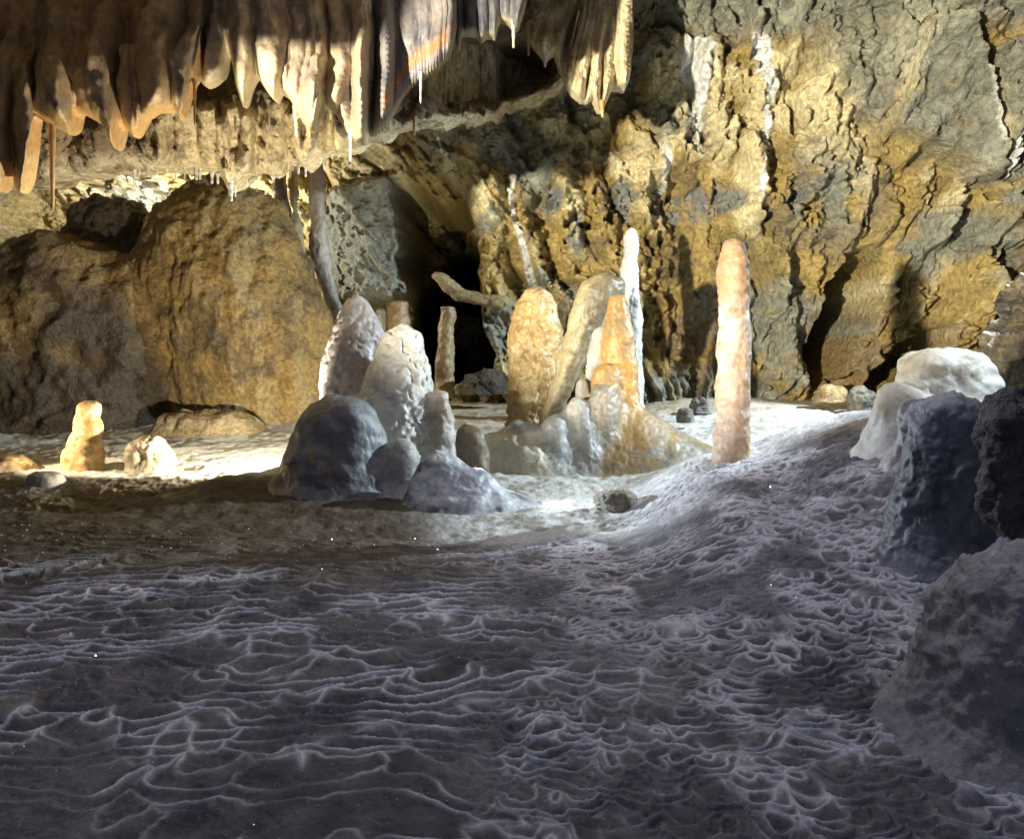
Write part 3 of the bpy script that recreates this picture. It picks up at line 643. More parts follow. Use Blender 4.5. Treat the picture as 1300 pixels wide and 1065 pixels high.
# ------------------------------------------------------------------ bodies grown together (one smooth field per group, cut into its things)
def surface_nets(Fd, org, h):
    """quads of the zero surface of a sampled field"""
    S = Fd < 0
    nx, ny, nz = [n - 1 for n in Fd.shape]
    acc = np.zeros((nx, ny, nz, 3), np.float32); cnt = np.zeros((nx, ny, nz), np.float32)
    for ax in range(3):
        lo = [slice(None)] * 3; hi = [slice(None)] * 3; lo[ax] = slice(0, -1); hi[ax] = slice(1, None)
        a = Fd[tuple(lo)]; b = Fd[tuple(hi)]; m = S[tuple(lo)] != S[tuple(hi)]
        t = np.where(m, a / np.where(m, a - b, 1), 0).astype(np.float32)
        o1, o2 = [k for k in range(3) if k != ax]
        for p in (0, 1):
            for q in (0, 1):
                sl = [slice(None)] * 3; sl[o1] = slice(p, p + Fd.shape[o1] - 1); sl[o2] = slice(q, q + Fd.shape[o2] - 1)
                mm = m[tuple(sl)]; tt = t[tuple(sl)]
                cnt += mm; acc[..., ax] += tt * mm; acc[..., o1] += p * mm; acc[..., o2] += q * mm
    act = cnt > 0
    idx = np.full(cnt.shape, -1, np.int64); idx[act] = np.arange(act.sum())
    ijk = np.argwhere(act); V = org + h * (ijk + acc[act] / cnt[act][:, None])
    Q = []
    for ax in range(3):
        o1, o2 = [(1, 2), (2, 0), (0, 1)][ax]
        lo = [slice(1, -1)] * 3; hi = [slice(1, -1)] * 3; lo[ax] = slice(0, -1); hi[ax] = slice(1, None)
        m = S[tuple(lo)] != S[tuple(hi)]; inside = S[tuple(lo)]
        e = np.argwhere(m); off = np.ones(3, int); off[ax] = 0; e = e + off
        def cell(d1, d2):
            c = e.copy(); c[:, o1] -= d1; c[:, o2] -= d2
            return idx[c[:, 0], c[:, 1], c[:, 2]]
        q = np.stack([cell(1, 1), cell(0, 1), cell(0, 0), cell(1, 0)], -1)
        fl = ~inside[m]; q[fl] = q[fl][:, ::-1]
        Q.append(q)
    Q = np.concatenate(Q); Q = Q[(Q >= 0).all(1)]
    return V, Q
def vert_normals(V, Q):
    n = np.cross(V[Q[:, 2]] - V[Q[:, 0]], V[Q[:, 3]] - V[Q[:, 1]])
    N = np.zeros_like(V)
    for k in range(4):
        for c in range(3): N[:, c] += np.bincount(Q[:, k], n[:, c], len(V))
    return N / np.maximum(np.linalg.norm(N, axis=1, keepdims=True), 1e-12)
class Part:
    def __init__(s, prof, Y, colf, mat, dr=0.85, rough=0.02, lump=0.02, pits=0.0, rings=0.0, flute=0.0, dY=0.0, disp=None, name='part', parent=None, thing=None):
        pr = np.array(prof, float); n = 220
        ys = np.linspace(pr[0, 0], pr[-1, 0], n); xl = pchip(pr[:, 0], pr[:, 1], ys); xr = pchip(pr[:, 0], pr[:, 2], ys)
        cap = max(3.0, min(0.22 * (pr[min(2, len(pr) - 1), 2] - pr[min(2, len(pr) - 1), 1]) + 2, (pr[-1, 0] - pr[0, 0]) * 0.25))
        q = np.clip((ys - pr[0, 0]) / cap, 0, 1); hw = (xr - xl) / 2 * np.sqrt(q * (2 - q))
        Yr = Y + dY * np.linspace(0, 1, n)
        c = P((xl + xr) / 2, ys, Yr)
        s.z = c[::-1, 2]; s.x = c[::-1, 0]; s.y = c[::-1, 1]; s.r = (hw / F * Yr)[::-1]
        s.dz = np.gradient(s.r, s.z)
        s.dr = dr; s.colf = colf; s.mat = mat; s.rough = rough; s.lump = lump; s.pits = pits; s.rings = rings; s.flute = flute; s.disp = disp
        s.name = name; s.parent = parent; s.thing = thing
        rm = s.r.max()
        s.lo = np.array([(s.x - s.r).min(), (s.y).min() - rm * dr, s.z[0]]); s.hi = np.array([(s.x + s.r).max(), s.y.max() + rm * dr, s.z[-1]])
    def field(s, x, y, z):
        zc = np.clip(z, s.z[0], s.z[-1])
        cx = np.interp(zc, s.z, s.x); cy = np.interp(zc, s.z, s.y); r = np.interp(zc, s.z, s.r); g = np.interp(zc, s.z, s.dz)
        rho = np.hypot(x - cx, (y - cy) / s.dr)
        d = (rho - r) / np.sqrt(1 + np.minimum(g * g, 6.0))
        dz = np.maximum(z - s.z[-1], s.z[0] - z)
        return np.where(dz > 0, np.hypot(np.maximum(rho - r, 0), dz), d)
def smin(a, b, k):
    h = np.clip(0.5 + 0.5 * (b - a) / k, 0, 1)
    return b * (1 - h) + a * h - k * h * (1 - h)
def fuse(parts, h, k=0.06, kf=0.10, seed=0, floor=True, sharp=0.03):
    lo = np.min([p.lo for p in parts], 0) - 0.22; hi = np.max([p.hi for p in parts], 0) + 0.22
    hi[2] += 0.0
    ax = [np.arange(lo[c], hi[c] + h, h) for c in range(3)]
    Fd = np.full([len(a) for a in ax], 1.0, np.float32)
    X2, Y2 = np.meshgrid(ax[0], ax[1], indexing='ij'); ZF = floor_base(X2, Y2) if floor else np.full(X2.shape, -9.0)
    for p in parts:
        i = [np.searchsorted(ax[c], [p.lo[c] - 0.2, p.hi[c] + 0.2]) for c in range(3)]
        sl = tuple(slice(a, b) for a, b in i)
        x, y, z = (g.astype(np.float32) for g in np.meshgrid(ax[0][sl[0]], ax[1][sl[1]], ax[2][sl[2]], indexing='ij', sparse=True))
        Fd[sl] = smin(Fd[sl], p.field(x, y, z).astype(np.float32), k)
    if floor:
        Fl = (ax[2][None, None, :] - ZF[..., None]).astype(np.float32) * 0.95
        Fd = smin(Fd, Fl, kf)
    Fd[:, :, -1] = np.maximum(Fd[:, :, -1], 0.01)
    V, Q = surface_nets(Fd, lo, h); del Fd
    zf = floor_base(V[:, 0], V[:, 1]) if floor else V[:, 2] - 1
    hgt = V[:, 2] - zf
    D = np.stack([p.field(V[:, 0], V[:, 1], V[:, 2]) for p in parts], 1)
    W = np.exp(-(D - D.min(1, keepdims=True)) / sharp); W /= W.sum(1, keepdims=True)
    N = vert_normals(V, Q)
    A = lambda key: W @ np.array([getattr(p, key) for p in parts])
    d = A('rough') * fbm(V, 8.0, 5, 0.58, seed=seed) + A('lump') * fbm(V, 3.2, 3, 0.5, seed=seed + 1)
    if any(p.pits for p in parts):
        d = d - A('pits') * smooth(0.05, 0.45, vnoise(V * 26 + 3 * fbm(V, 6, 2, seed=seed)[:, None])) 
    if any(p.rings for p in parts): d = d + A('rings') * np.sin(V[:, 2] * 52 + 3.0 * fbm(V, 4.0, 3, seed=seed + 2)) * (0.4 + fbm(V, 3, 2, seed=seed + 3))
    if any(p.flute for p in parts):
        d = d - A('flute') * fbm(V * np.array([9, 9, 1.1]) + 0.6 * fbm(V, 3, 2, seed=seed + 5)[:, None], 1.0, 4, 0.5, ridged=True, seed=seed + 4)
    for c, p in enumerate(parts):
        if p.disp is not None: d = d + W[:, c] * p.disp(V, N)
    fade = smooth(0.0, 0.07, hgt)
    V = V + N * (d * (0.15 + 0.85 * fade))[:, None]
    V[:, 2] -= 0.032 * (1 - smooth(0.0, 0.06, hgt)) * (1 if floor else 0)
    N = vert_normals(V, Q)
    C = np.zeros((len(V), 3))
    for c, p in enumerate(parts):
        tt = np.clip((p.z[-1] - V[:, 2]) / max(p.z[-1] - p.z[0], 0.01), 0, 1)
        C += W[:, c:c + 1] * p.colf(V, N, tt, None)
    C = np.clip(C, 0, 1)
    Q = Q[(hgt[Q] > 0.004).any(1)]
    inb = ((V[:, :2] > lo[:2] + 0.02) & (V[:, :2] < hi[:2] - 0.02)).all(1); Q = Q[inb[Q].all(1)]
    lab = W.argmax(1)[Q[:, 0]]
    out = []
    for c, p in enumerate(parts):
        q = Q[lab == c]
        if len(q) == 0: print('EMPTY PART', p.name, p.thing); continue
        u, inv = np.unique(q, return_inverse=True)
        o = mesh_raw(p.name, V[u], inv.reshape(-1, 4), C[u], p.mat, parent=p.parent)
        o.data.normals_split_custom_set_from_vertices(N[u].tolist())
        if p.thing: tag(o, *p.thing)
        out.append(o)
    return V[np.unique(Q)]
GS = 'stalagmites'
def boulder(prof, Y, label, colf, **kw):
    o = stack('boulder', prof, Y, colf, kw.pop('mat', M_BOULDER), **kw)
    return tag(o, label, 'boulder')
def thing(name, prof, Y, label, cat, colf, mat=M_FLOW, group=None, **kw):
    return tag(stack(name, prof, Y, colf, mat, **kw), label, cat, group)

# ---- left boulders
def gold(V, N, t, th):
    n = fbm(V, 1.6, 4, seed=1); n2 = fbm(V, 6, 4, 0.6, seed=2); v = fbm(V * np.array([7, 7, 1.3]), 1, 4, seed=3)
    c = mixc((0.30, 0.195, 0.062), (0.15, 0.10, 0.042), smooth(-0.15, 0.35, n + 0.5 * n2))
    c = mixc(c, (0.35, 0.265, 0.12), smooth(0.0, 0.4, v + 0.3 * n2) * 0.7)
    return mixc(c, (0.06, 0.05, 0.035), smooth(0.25, 0.5, fbm(V, 3.4, 4, 0.6, seed=4)) * 0.6)
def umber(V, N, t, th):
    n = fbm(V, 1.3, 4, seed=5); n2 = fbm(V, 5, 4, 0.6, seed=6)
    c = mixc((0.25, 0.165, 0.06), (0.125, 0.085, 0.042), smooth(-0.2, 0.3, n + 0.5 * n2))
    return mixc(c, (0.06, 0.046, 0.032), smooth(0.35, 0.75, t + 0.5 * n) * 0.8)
def crack(amp, f, seed):
    def g(V, N):
        w_ = V + 0.12 * np.stack([fbm(V, 3, 3, seed=seed), fbm(V, 3, 3, seed=seed + 1), fbm(V, 3, 3, seed=seed + 2)], -1)
        a = np.abs(fbm(w_, f, 2, 0.4, seed=seed + 3))
        return -amp * smooth(0.06, 0.0, a) + 0.018 * fbm(V, 16, 4, 0.6, seed=seed + 4)
    return g
fuse([Part([(216, 258, 272), (220, 252, 284), (232, 238, 312), (245, 220, 336), (265, 200, 358), (290, 185, 371), (320, 173, 386), (350, 168, 398), (380, 170, 408), (410, 176, 417), (440, 183, 422), (470, 192, 425), (500, 205, 425), (525, 214, 421), (550, 218, 420), (575, 218, 420)], 9.0, gold, M_BOULDER,
           0.6, 0.035, 0.09, flute=0.030, disp=crack(0.025, 1.1, 31), name='boulder', thing=('large golden brown flowstone covered boulder with peaked top beside the grey pillar', 'boulder')),
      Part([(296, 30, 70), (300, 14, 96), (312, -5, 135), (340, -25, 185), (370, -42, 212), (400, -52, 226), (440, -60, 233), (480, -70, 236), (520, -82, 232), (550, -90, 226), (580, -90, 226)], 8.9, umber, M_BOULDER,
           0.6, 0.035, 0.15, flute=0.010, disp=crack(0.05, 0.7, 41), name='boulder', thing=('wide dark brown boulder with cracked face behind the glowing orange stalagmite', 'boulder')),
      Part([(246, 128, 152), (250, 110, 172), (262, 100, 190), (280, 90, 204), (300, 82, 212), (330, 76, 214), (390, 70, 214)], 9.35, two_tone((0.13, 0.10, 0.06), (0.08, 0.065, 0.045), 2, 3), M_BOULDER, 0.6, 0.09, 0.12, name='boulder', thing=('rounded blackish boulder wedged on top between two larger brown boulders', 'boulder')),
      Part([(519, 222, 240), (524, 212, 285), (534, 206, 322), (552, 198, 336), (566, 190, 345)], 8.2, two_tone((0.42, 0.33, 0.19), (0.28, 0.21, 0.11), 3, 4), M_BOULDER, 0.5, 0.06, 0.06, name='boulder', thing=('low tan rubble slab at the foot of the golden boulder', 'boulder'))],
     0.0215, 0.10, 0.16, 3)
rk = lambda a, b, sd: (lambda V, N, t, th: mixc(mixc(a, b, smooth(-0.2, 0.3, fbm(V, 4, 4, 0.6, seed=sd))), (0.34, 0.28, 0.17), smooth(0.1, 0.4, fbm(V, 9, 4, 0.6, seed=sd + 1)) * 0.6))
fuse([Part([(340, 1300, 1330), (350, 1286, 1350), (365, 1275, 1370), (385, 1272, 1380), (410, 1280, 1385)], 7.6, rk((0.20, 0.17, 0.12), (0.10, 0.09, 0.08), 7), M_BOULDER, 0.8, 0.10, 0.16, disp=crack(0.07, 2.2, 51), name='boulder', thing=('small dark rock capping the rock pile by the rear wall', 'boulder')),
      Part([(402, 1275, 1320), (406, 1258, 1345), (420, 1247, 1368), (445, 1244, 1385), (470, 1246, 1390), (500, 1240, 1390), (560, 1235, 1395)], 7.4, rk((0.19, 0.155, 0.10), (0.10, 0.09, 0.075), 8), M_BOULDER, 0.7, 0.10, 0.18, disp=crack(0.07, 1.8, 55), name='boulder', thing=('dark brown boulder below the capping rock behind the white dome', 'boulder'))],
     0.017, 0.03, 0.1, 17)

# ---- pillars and broken stalagmites at the rear
thing('pillar', [(150, 392, 406), (200, 393, 408), (230, 393, 412), (280, 393, 415), (320, 394, 420), (350, 400, 424), (375, 412, 429), (400, 420, 436), (440, 424, 442), (500, 426, 446)], 9.6,
      'leaning grey stone pillar between the golden boulder and the rear wall', 'pillar', two_tone((0.16, 0.13, 0.09), (0.30, 0.28, 0.24), 2, 11), rough=0.05, freq=4, nz=160, na=64, lump=0.03, lumpf=2)
thing('pillar', [(150, 342, 360), (215, 344, 362), (250, 346, 366), (300, 344, 368), (360, 340, 372)], 9.7, 'dark brown pillar rising behind the golden boulder under the rock lip', 'pillar', two_tone((0.15, 0.11, 0.07), (0.24, 0.2, 0.14), 2, 12), rough=0.06, freq=4, nz=90, na=56)
thing('pillar', [(190, 366, 378), (230, 366, 376), (280, 370, 382), (330, 375, 390), (360, 378, 394)], 9.9, 'slender tan flowstone pillar behind the two darker pillars', 'pillar', two_tone((0.40, 0.33, 0.18), (0.28, 0.22, 0.12), 3, 13), rough=0.06, freq=5, nz=90, na=48)
thing('broken_stalagmite', [(389, 560, 577), (391, 559, 578), (430, 557, 577), (470, 553, 575), (490, 551, 576), (505, 545, 582)], 9.9, 'brown flat topped broken stalagmite standing in the dark opening', 'stalagmite', two_tone((0.36, 0.27, 0.13), (0.24, 0.17, 0.08), 4, 14), group=GS, rough=0.03, freq=7, nz=90, na=60, round_top=False)
thing('broken_stalagmite', [(382, 494, 516), (385, 492, 519), (400, 491, 520), (420, 490, 521), (470, 490, 521)], 9.5, 'short brown block stalagmite under the hanging grey slab', 'stalagmite', two_tone((0.25, 0.17, 0.08), (0.14, 0.1, 0.05), 4, 15), group=GS, rough=0.03, freq=7, nz=50, na=48, round_top=False)
thing('broken_stalagmite', [(390, 479, 486), (394, 477, 489), (410, 476, 490), (470, 474, 492)], 9.4, 'small pale stub stalagmite under the hanging grey slab', 'stalagmite', two_tone((0.46, 0.42, 0.33), (0.3, 0.27, 0.2), 4, 16), group=GS, rough=0.015, freq=8, nz=40, na=36)
def tube(name, pts, Y, colf, label, cat):
    a = np.array(pts, float); n, m = 60, 28
    t = np.linspace(0, len(a) - 1, n); X0 = pchip(range(len(a)), a[:, 0], t); Y0 = pchip(range(len(a)), a[:, 1], t); R = pchip(range(len(a)), a[:, 2], t) / F * Y
    c = P(X0, Y0, Y); d = np.gradient(c, axis=0); d /= np.linalg.norm(d, axis=1, keepdims=True)
    e1 = np.array([0, 1.0, 0]); e2 = np.cross(d, e1); th = np.linspace(0, 2 * np.pi, m, endpoint=False)
    V = c[:, None] + R[:, None, None] * (np.cos(th)[None, :, None] * e1 + np.sin(th)[None, :, None] * e2[:, None])
    V = V + 0.02 * fbm(V, 8, 4, seed=5)[..., None]
    V = np.concatenate([V[:1].mean(1, keepdims=True) * np.ones((1, m, 1)), V, V[-1:].mean(1, keepdims=True) * np.ones((1, m, 1))], 0)
    return tag(mesh_grid(name, V, colf(V, None, None, None), M_BOULDER, True), label, cat)
tube('broken_stalactite', [(551, 347, 3), (554, 350, 6), (560, 354, 7.5), (572, 364, 8.5), (584, 374, 8.5), (597, 378, 8), (612, 380, 8), (640, 384, 8)], 9.8, two_tone((0.40, 0.31, 0.16), (0.28, 0.2, 0.1), 4, 17), 'fallen crooked stone stick lodged across the dark opening', 'stalactite')
boulder([(466, 606, 624), (469, 596, 636), (478, 588, 646), (500, 582, 652)], 9.7, 'low rounded dark rock on the floor of the dark opening', two_tone((0.085, 0.075, 0.055), (0.05, 0.045, 0.035), 4, 18), dr=0.6, rough=0.14, freq=3.5, nz=70, na=110)

# ---- stalagmites that stand alone
def pink(V, N, t, th):
    n = fbm(V, 4, 4, 0.55, seed=21); n2 = fbm(V, 14, 4, seed=22)
    c = mixc((0.40, 0.27, 0.165), (0.47, 0.37, 0.30), smooth(-0.2, 0.3, n + 0.3 * n2))
    c = mixc(c, (0.44, 0.24, 0.10), smooth(0.1, 0.4, n2 + 0.3 * np.sin(V[..., 2] * 46)) * 0.55)
    c = mixc(c, (0.60, 0.54, 0.53), np.exp(-((t - 0.34) / 0.09) ** 2) * smooth(-0.4, 0.2, n2) * 0.8)
    return mixc(c, (0.66, 0.64, 0.64), smooth(0.93, 1.0, t))
fuse([Part([(302, 929, 937), (304, 925, 941), (309, 920, 945), (320, 916, 948), (340, 913, 950), (370, 912, 951), (400, 911, 952), (420, 910, 953), (450, 909, 953), (480, 908, 952), (520, 908, 951), (560, 907, 951), (578, 906, 951), (590, 902, 955), (612, 892, 964)], 5.55, pink, M_STAL,
           1.0, 0.026, 0.016, rings=0.011, name='stalagmite', thing=('tall slender pink and orange candle shaped stalagmite standing on the scalloped mound', 'stalagmite', GS))], 0.009, 0.05, 0.07, 5)
thing('stalagmite', [(289, 799, 803), (291, 797, 806), (298, 794, 808), (325, 791, 810), (345, 789, 811), (400, 789, 814), (450, 790, 815), (500, 793, 817), (525, 793, 819), (545, 790, 822)], 8.5,
      'thin snow white stalagmite behind the leaning slab', 'stalagmite', two_tone((0.52, 0.53, 0.53), (0.38, 0.39, 0.38), 6, 23), M_WHITE, GS, rough=0.022, freq=9, nz=200, na=64, cups=0.006, cupf=20, dr=1.0, warp=0.2)
lit = lambda V, N, t, th: mixc((0.78, 0.56, 0.27), (0.62, 0.38, 0.14), smooth(-0.2, 0.3, fbm(V, 9, 4, seed=25)))
fuse([Part([(507, 106, 118), (509, 101, 126), (514, 99, 127), (524, 97, 126), (532, 95, 125), (540, 94, 129), (549, 93, 130), (556, 92, 127), (564, 88, 129), (580, 82, 128), (592, 80, 130), (610, 74, 136)], 6.45, lit, M_STAL, 1.0, 0.03, 0.02, rings=0.010, name='stalagmite', thing=('small glowing orange stalagmite with knobbly sides in front of the wide dark boulder', 'stalagmite', GS)),
      Part([(552, 178, 190), (555, 168, 203), (562, 164, 210), (575, 161, 215), (590, 160, 217), (610, 156, 221)], 6.45, two_tone((0.62, 0.52, 0.34), (0.34, 0.28, 0.19), 7, 26), M_FLOW, 0.9, 0.05, 0.05, name='stalagmite', thing=('squat pale stump stalagmite next to the small glowing orange one', 'stalagmite', GS)),
      Part([(577, -20, 10), (581, -35, 30), (590, -50, 45), (606, -60, 52), (615, -65, 56)], 6.4, two_tone((0.60, 0.45, 0.26), (0.42, 0.30, 0.17), 6, 27), M_FLOW, 0.6, 0.04, 0.05, name='flowstone_hump', thing=('low orange flowstone hump next to the dark floor ledge', 'flowstone')),
      Part([(597, 48, 58), (600, 38, 72), (607, 33, 80), (622, 28, 86)], 6.0, two_tone((0.33, 0.31, 0.28), (0.25, 0.22, 0.18), 6, 28), M_FLOW, 0.8, 0.02, 0.02, name='stone', thing=('flat greyish stone lying on the dark floor ledge', 'stone'))],
     0.012, 0.04, 0.06, 7)

# ---- left group: twin stalagmite, domes and lumps
T1 = empty('twin_stalagmite', P(475, 600, 6.7), 'big white grey twin stalagmite with one pointed and one round peak behind the dark dome', 'stalagmite', GS)
def domecol(V, N, t, th):
    n = fbm(V, 3.5, 4, seed=34); n2 = fbm(V, 9, 4, seed=35)
    c = mixc((0.27, 0.29, 0.315), (0.16, 0.17, 0.19), smooth(-0.2, 0.3, n + 0.3 * n2))
    pat = smooth(0.0, 0.22, n2 + 0.35 * n) * smooth(0.30, 0.5, t) * smooth(-1.15, -1.4, V[..., 0])
    c = mixc(c, (0.42, 0.29, 0.10), pat * 0.9)
    return mixc(c, (0.06, 0.05, 0.045), smooth(0.12, 0.35, fbm(V, 7, 4, seed=39) - 0.2 * n) * smooth(0.35, 0.55, t) * 0.7)
lump = two_tone((0.56, 0.60, 0.63), (0.30, 0.32, 0.35), 5, 37, c3=(0.10, 0.10, 0.115))
fuse([Part([(374, 449, 455), (377, 444, 460), (388, 436, 470), (405, 426, 482), (430, 417, 492), (460, 410, 498), (490, 406, 500), (530, 404, 502), (580, 400, 505), (630, 398, 508)], 6.95, two_tone((0.46, 0.43, 0.42), (0.33, 0.28, 0.23), 3, 31, c3=(0.58, 0.58, 0.59)), M_FLOW, 0.9, 0.022, 0.035, pits=0.012, name='peak', parent=T1),
      Part([(413, 503, 517), (416, 495, 525), (426, 486, 534), (445, 475, 541), (475, 464, 547), (510, 454, 551), (540, 450, 554), (570, 446, 557), (630, 438, 562)], 6.6, two_tone((0.74, 0.73, 0.66), (0.58, 0.57, 0.54), 4, 32), M_WHITE, 0.8, 0.03, 0.02, pits=0.022, name='peak', parent=T1),
      Part([(495, 552, 560), (503, 549, 567), (530, 547, 576), (560, 543, 579), (625, 538, 583)], 6.5, two_tone((0.58, 0.58, 0.57), (0.36, 0.28, 0.2), 4, 33), M_FLOW, 0.9, 0.03, 0.03, rings=0.008, name='flank', parent=T1),
      Part([(505, 420, 436), (508, 405, 452), (518, 391, 470), (538, 376, 482), (560, 366, 488), (585, 356, 493), (605, 351, 497), (650, 342, 504)], 6.0, domecol, M_FLOW, 0.75, 0.022, 0.06, flute=0.006, name='flowstone_dome', thing=('dark grey blue flowstone dome with brown patches below the twin stalagmite', 'flowstone')),
      Part([(556, 505, 515), (558, 499, 521), (568, 492, 527), (590, 487, 531), (650, 482, 535)], 5.95, two_tone((0.44, 0.46, 0.43), (0.34, 0.35, 0.34), 5, 36), M_FLOW, 0.9, 0.015, 0.02, name='flowstone_dome', thing=('small smooth grey dome squeezed between the dark dome and the long lump', 'flowstone')),
      Part([(570, 550, 560), (573, 541, 573), (582, 533, 590), (596, 527, 612), (612, 523, 640), (628, 522, 668), (640, 522, 685), (665, 520, 700)], 5.75, lump, M_FLOW, 0.55, 0.03, 0.06, name='flowstone_lump', thing=('long grey blue flowstone lump with dark hollows trailing toward the lit floor', 'flowstone')),
      Part([(538, 586, 598), (543, 582, 607), (560, 579, 616), (590, 577, 621), (630, 575, 624)], 6.15, two_tone((0.17, 0.13, 0.08), (0.10, 0.08, 0.05), 5, 38), M_FLOW, 0.8, 0.02, 0.03, name='flowstone_lump', thing=('dark brown knob tucked behind the long grey lump', 'flowstone'))],
     0.0125, 0.075, 0.13, 9, sharp=0.022)

# ---- middle group: round orange stalagmite, leaning slab, column, lobes and skirt
K = empty('flowstone_cluster', P(760, 600, 7.1), 'orange and grey flowstone cluster with a leaning slab, a pointed column and a spreading skirt', 'flowstone')
def slabcol(V, N, t, th):
    q = V * np.array([9.0, 9.0, 1.0]); s_ = fbm(q + V[..., 2:3] * np.array([-3.6, 0, 0]), 1.0, 4, seed=41)
    return mixc((0.37, 0.32, 0.19), (0.15, 0.13, 0.085), smooth(-0.25, 0.25, s_))
ocol = two_tone((0.42, 0.255, 0.08), (0.30, 0.20, 0.085), 4, 42, c3=(0.26, 0.23, 0.17))
wl = two_tone((0.48, 0.47, 0.43), (0.34, 0.33, 0.31), 7, 44)
gl = two_tone((0.42, 0.45, 0.46), (0.28, 0.30, 0.31), 5, 45, c3=(0.60, 0.60, 0.56))
def skirtcol(V, N, t, th):
    n = fbm(V, 3, 4, seed=48); v = fbm(V * np.array([9, 6, 2.0]), 1, 4, seed=49)
    c = mixc((0.31, 0.215, 0.095), (0.22, 0.20, 0.155), smooth(-0.2, 0.3, n + 0.5 * v))
    return mixc(c, (0.44, 0.43, 0.38), smooth(0.1, 0.4, v) * 0.5)
PK = dict(parent=K)
fuse([Part([(363, 678, 686), (365, 671, 692), (372, 662, 700), (385, 656, 707), (405, 651, 711), (430, 646, 714), (460, 645, 713), (500, 644, 709), (530, 642, 702), (575, 634, 702), (620, 628, 705)], 7.7, two_tone((0.40, 0.285, 0.12), (0.27, 0.18, 0.075), 4, 24, c3=(0.48, 0.38, 0.21)), M_FLOW, 0.8, 0.04, 0.03, pits=0.012, rings=0.008, name='stalagmite', thing=('orange round topped stalagmite with rippled face, white streak above it', 'stalagmite', GS)),
      Part([(347, 757, 775), (350, 748, 783), (362, 738, 790), (378, 731, 786), (395, 724, 775), (415, 719, 764), (440, 713, 752), (465, 706, 741), (490, 698, 729), (515, 690, 717), (545, 680, 706), (590, 672, 705)], 7.35, slabcol, M_FLOW, 0.8, 0.03, 0.02, flute=0.012, name='leaning_slab', **PK),
      Part([(351, 768, 780), (355, 766, 790), (368, 770, 796), (385, 776, 799), (410, 782, 801), (440, 788, 803)], 7.4, slabcol, M_FLOW, 0.8, 0.025, 0.02, flute=0.012, name='leaning_slab', **PK),
      Part([(374, 780, 787), (378, 775, 791), (392, 771, 796), (412, 767, 801), (440, 764, 805), (480, 764, 810), (520, 762, 815), (548, 755, 822), (600, 740, 835)], 7.05, ocol, M_FLOW, 0.9, 0.03, 0.03, flute=0.008, name='column', **PK),
      Part([(463, 765, 773), (466, 757, 779), (480, 752, 785), (505, 749, 788), (590, 744, 794)], 6.9, ocol, M_FLOW, 0.9, 0.025, 0.02, name='knob', **PK),
      Part([(488, 761, 770), (491, 754, 776), (505, 750, 780), (530, 748, 782), (590, 746, 784)], 6.8, two_tone((0.25, 0.24, 0.22), (0.33, 0.30, 0.25), 6, 43), M_FLOW, 0.9, 0.02, 0.02, pits=0.008, name='knob', **PK),
      Part([(416, 760, 765), (420, 756, 767), (445, 749, 764), (470, 744, 760), (500, 738, 758)], 7.1, wl, M_WHITE, 0.9, 0.04, 0.04, name='lobe', **PK),
      Part([(480, 738, 743), (483, 733, 746), (495, 731, 747), (515, 730, 748)], 7.0, wl, M_WHITE, 0.9, 0.02, 0.01, name='lobe', **PK),
      Part([(503, 730, 738), (506, 723, 745), (520, 717, 750), (545, 714, 757), (575, 708, 766), (620, 700, 778)], 6.75, two_tone((0.50, 0.50, 0.47), (0.31, 0.32, 0.32), 5, 46), M_FLOW, 0.9, 0.025, 0.03, flute=0.015, name='lobe', **PK),
      Part([(526, 701, 711), (529, 694, 718), (545, 688, 724), (570, 684, 728), (620, 676, 736)], 6.7, gl, M_FLOW, 0.9, 0.02, 0.02, name='lobe', **PK),
      Part([(538, 668, 678), (542, 662, 684), (560, 658, 690), (620, 650, 702)], 6.7, gl, M_FLOW, 0.9, 0.02, 0.02, name='lobe', **PK),
      Part([(532, 653, 661), (537, 647, 667), (555, 640, 674), (580, 628, 684), (620, 612, 700)], 6.75, gl, M_FLOW, 0.9, 0.02, 0.02, name='lobe', **PK),
      Part([(543, 622, 690), (549, 610, 702), (562, 604, 712), (580, 600, 730), (600, 596, 745), (625, 594, 752)], 6.75, two_tone((0.62, 0.57, 0.42), (0.46, 0.44, 0.36), 4, 47), M_FLOW, 0.55, 0.03, 0.03, flute=0.012, name='skirt', **PK),
      Part([(505, 775, 806), (515, 764, 818), (530, 748, 838), (548, 728, 866), (565, 708, 898), (582, 690, 935), (600, 676, 960), (618, 670, 970)], 7.0, skirtcol, M_FLOW, 0.55, 0.014, 0.02, flute=0.008, name='skirt', **PK)],
     0.0125, 0.07, 0.12, 11, sharp=0.022)

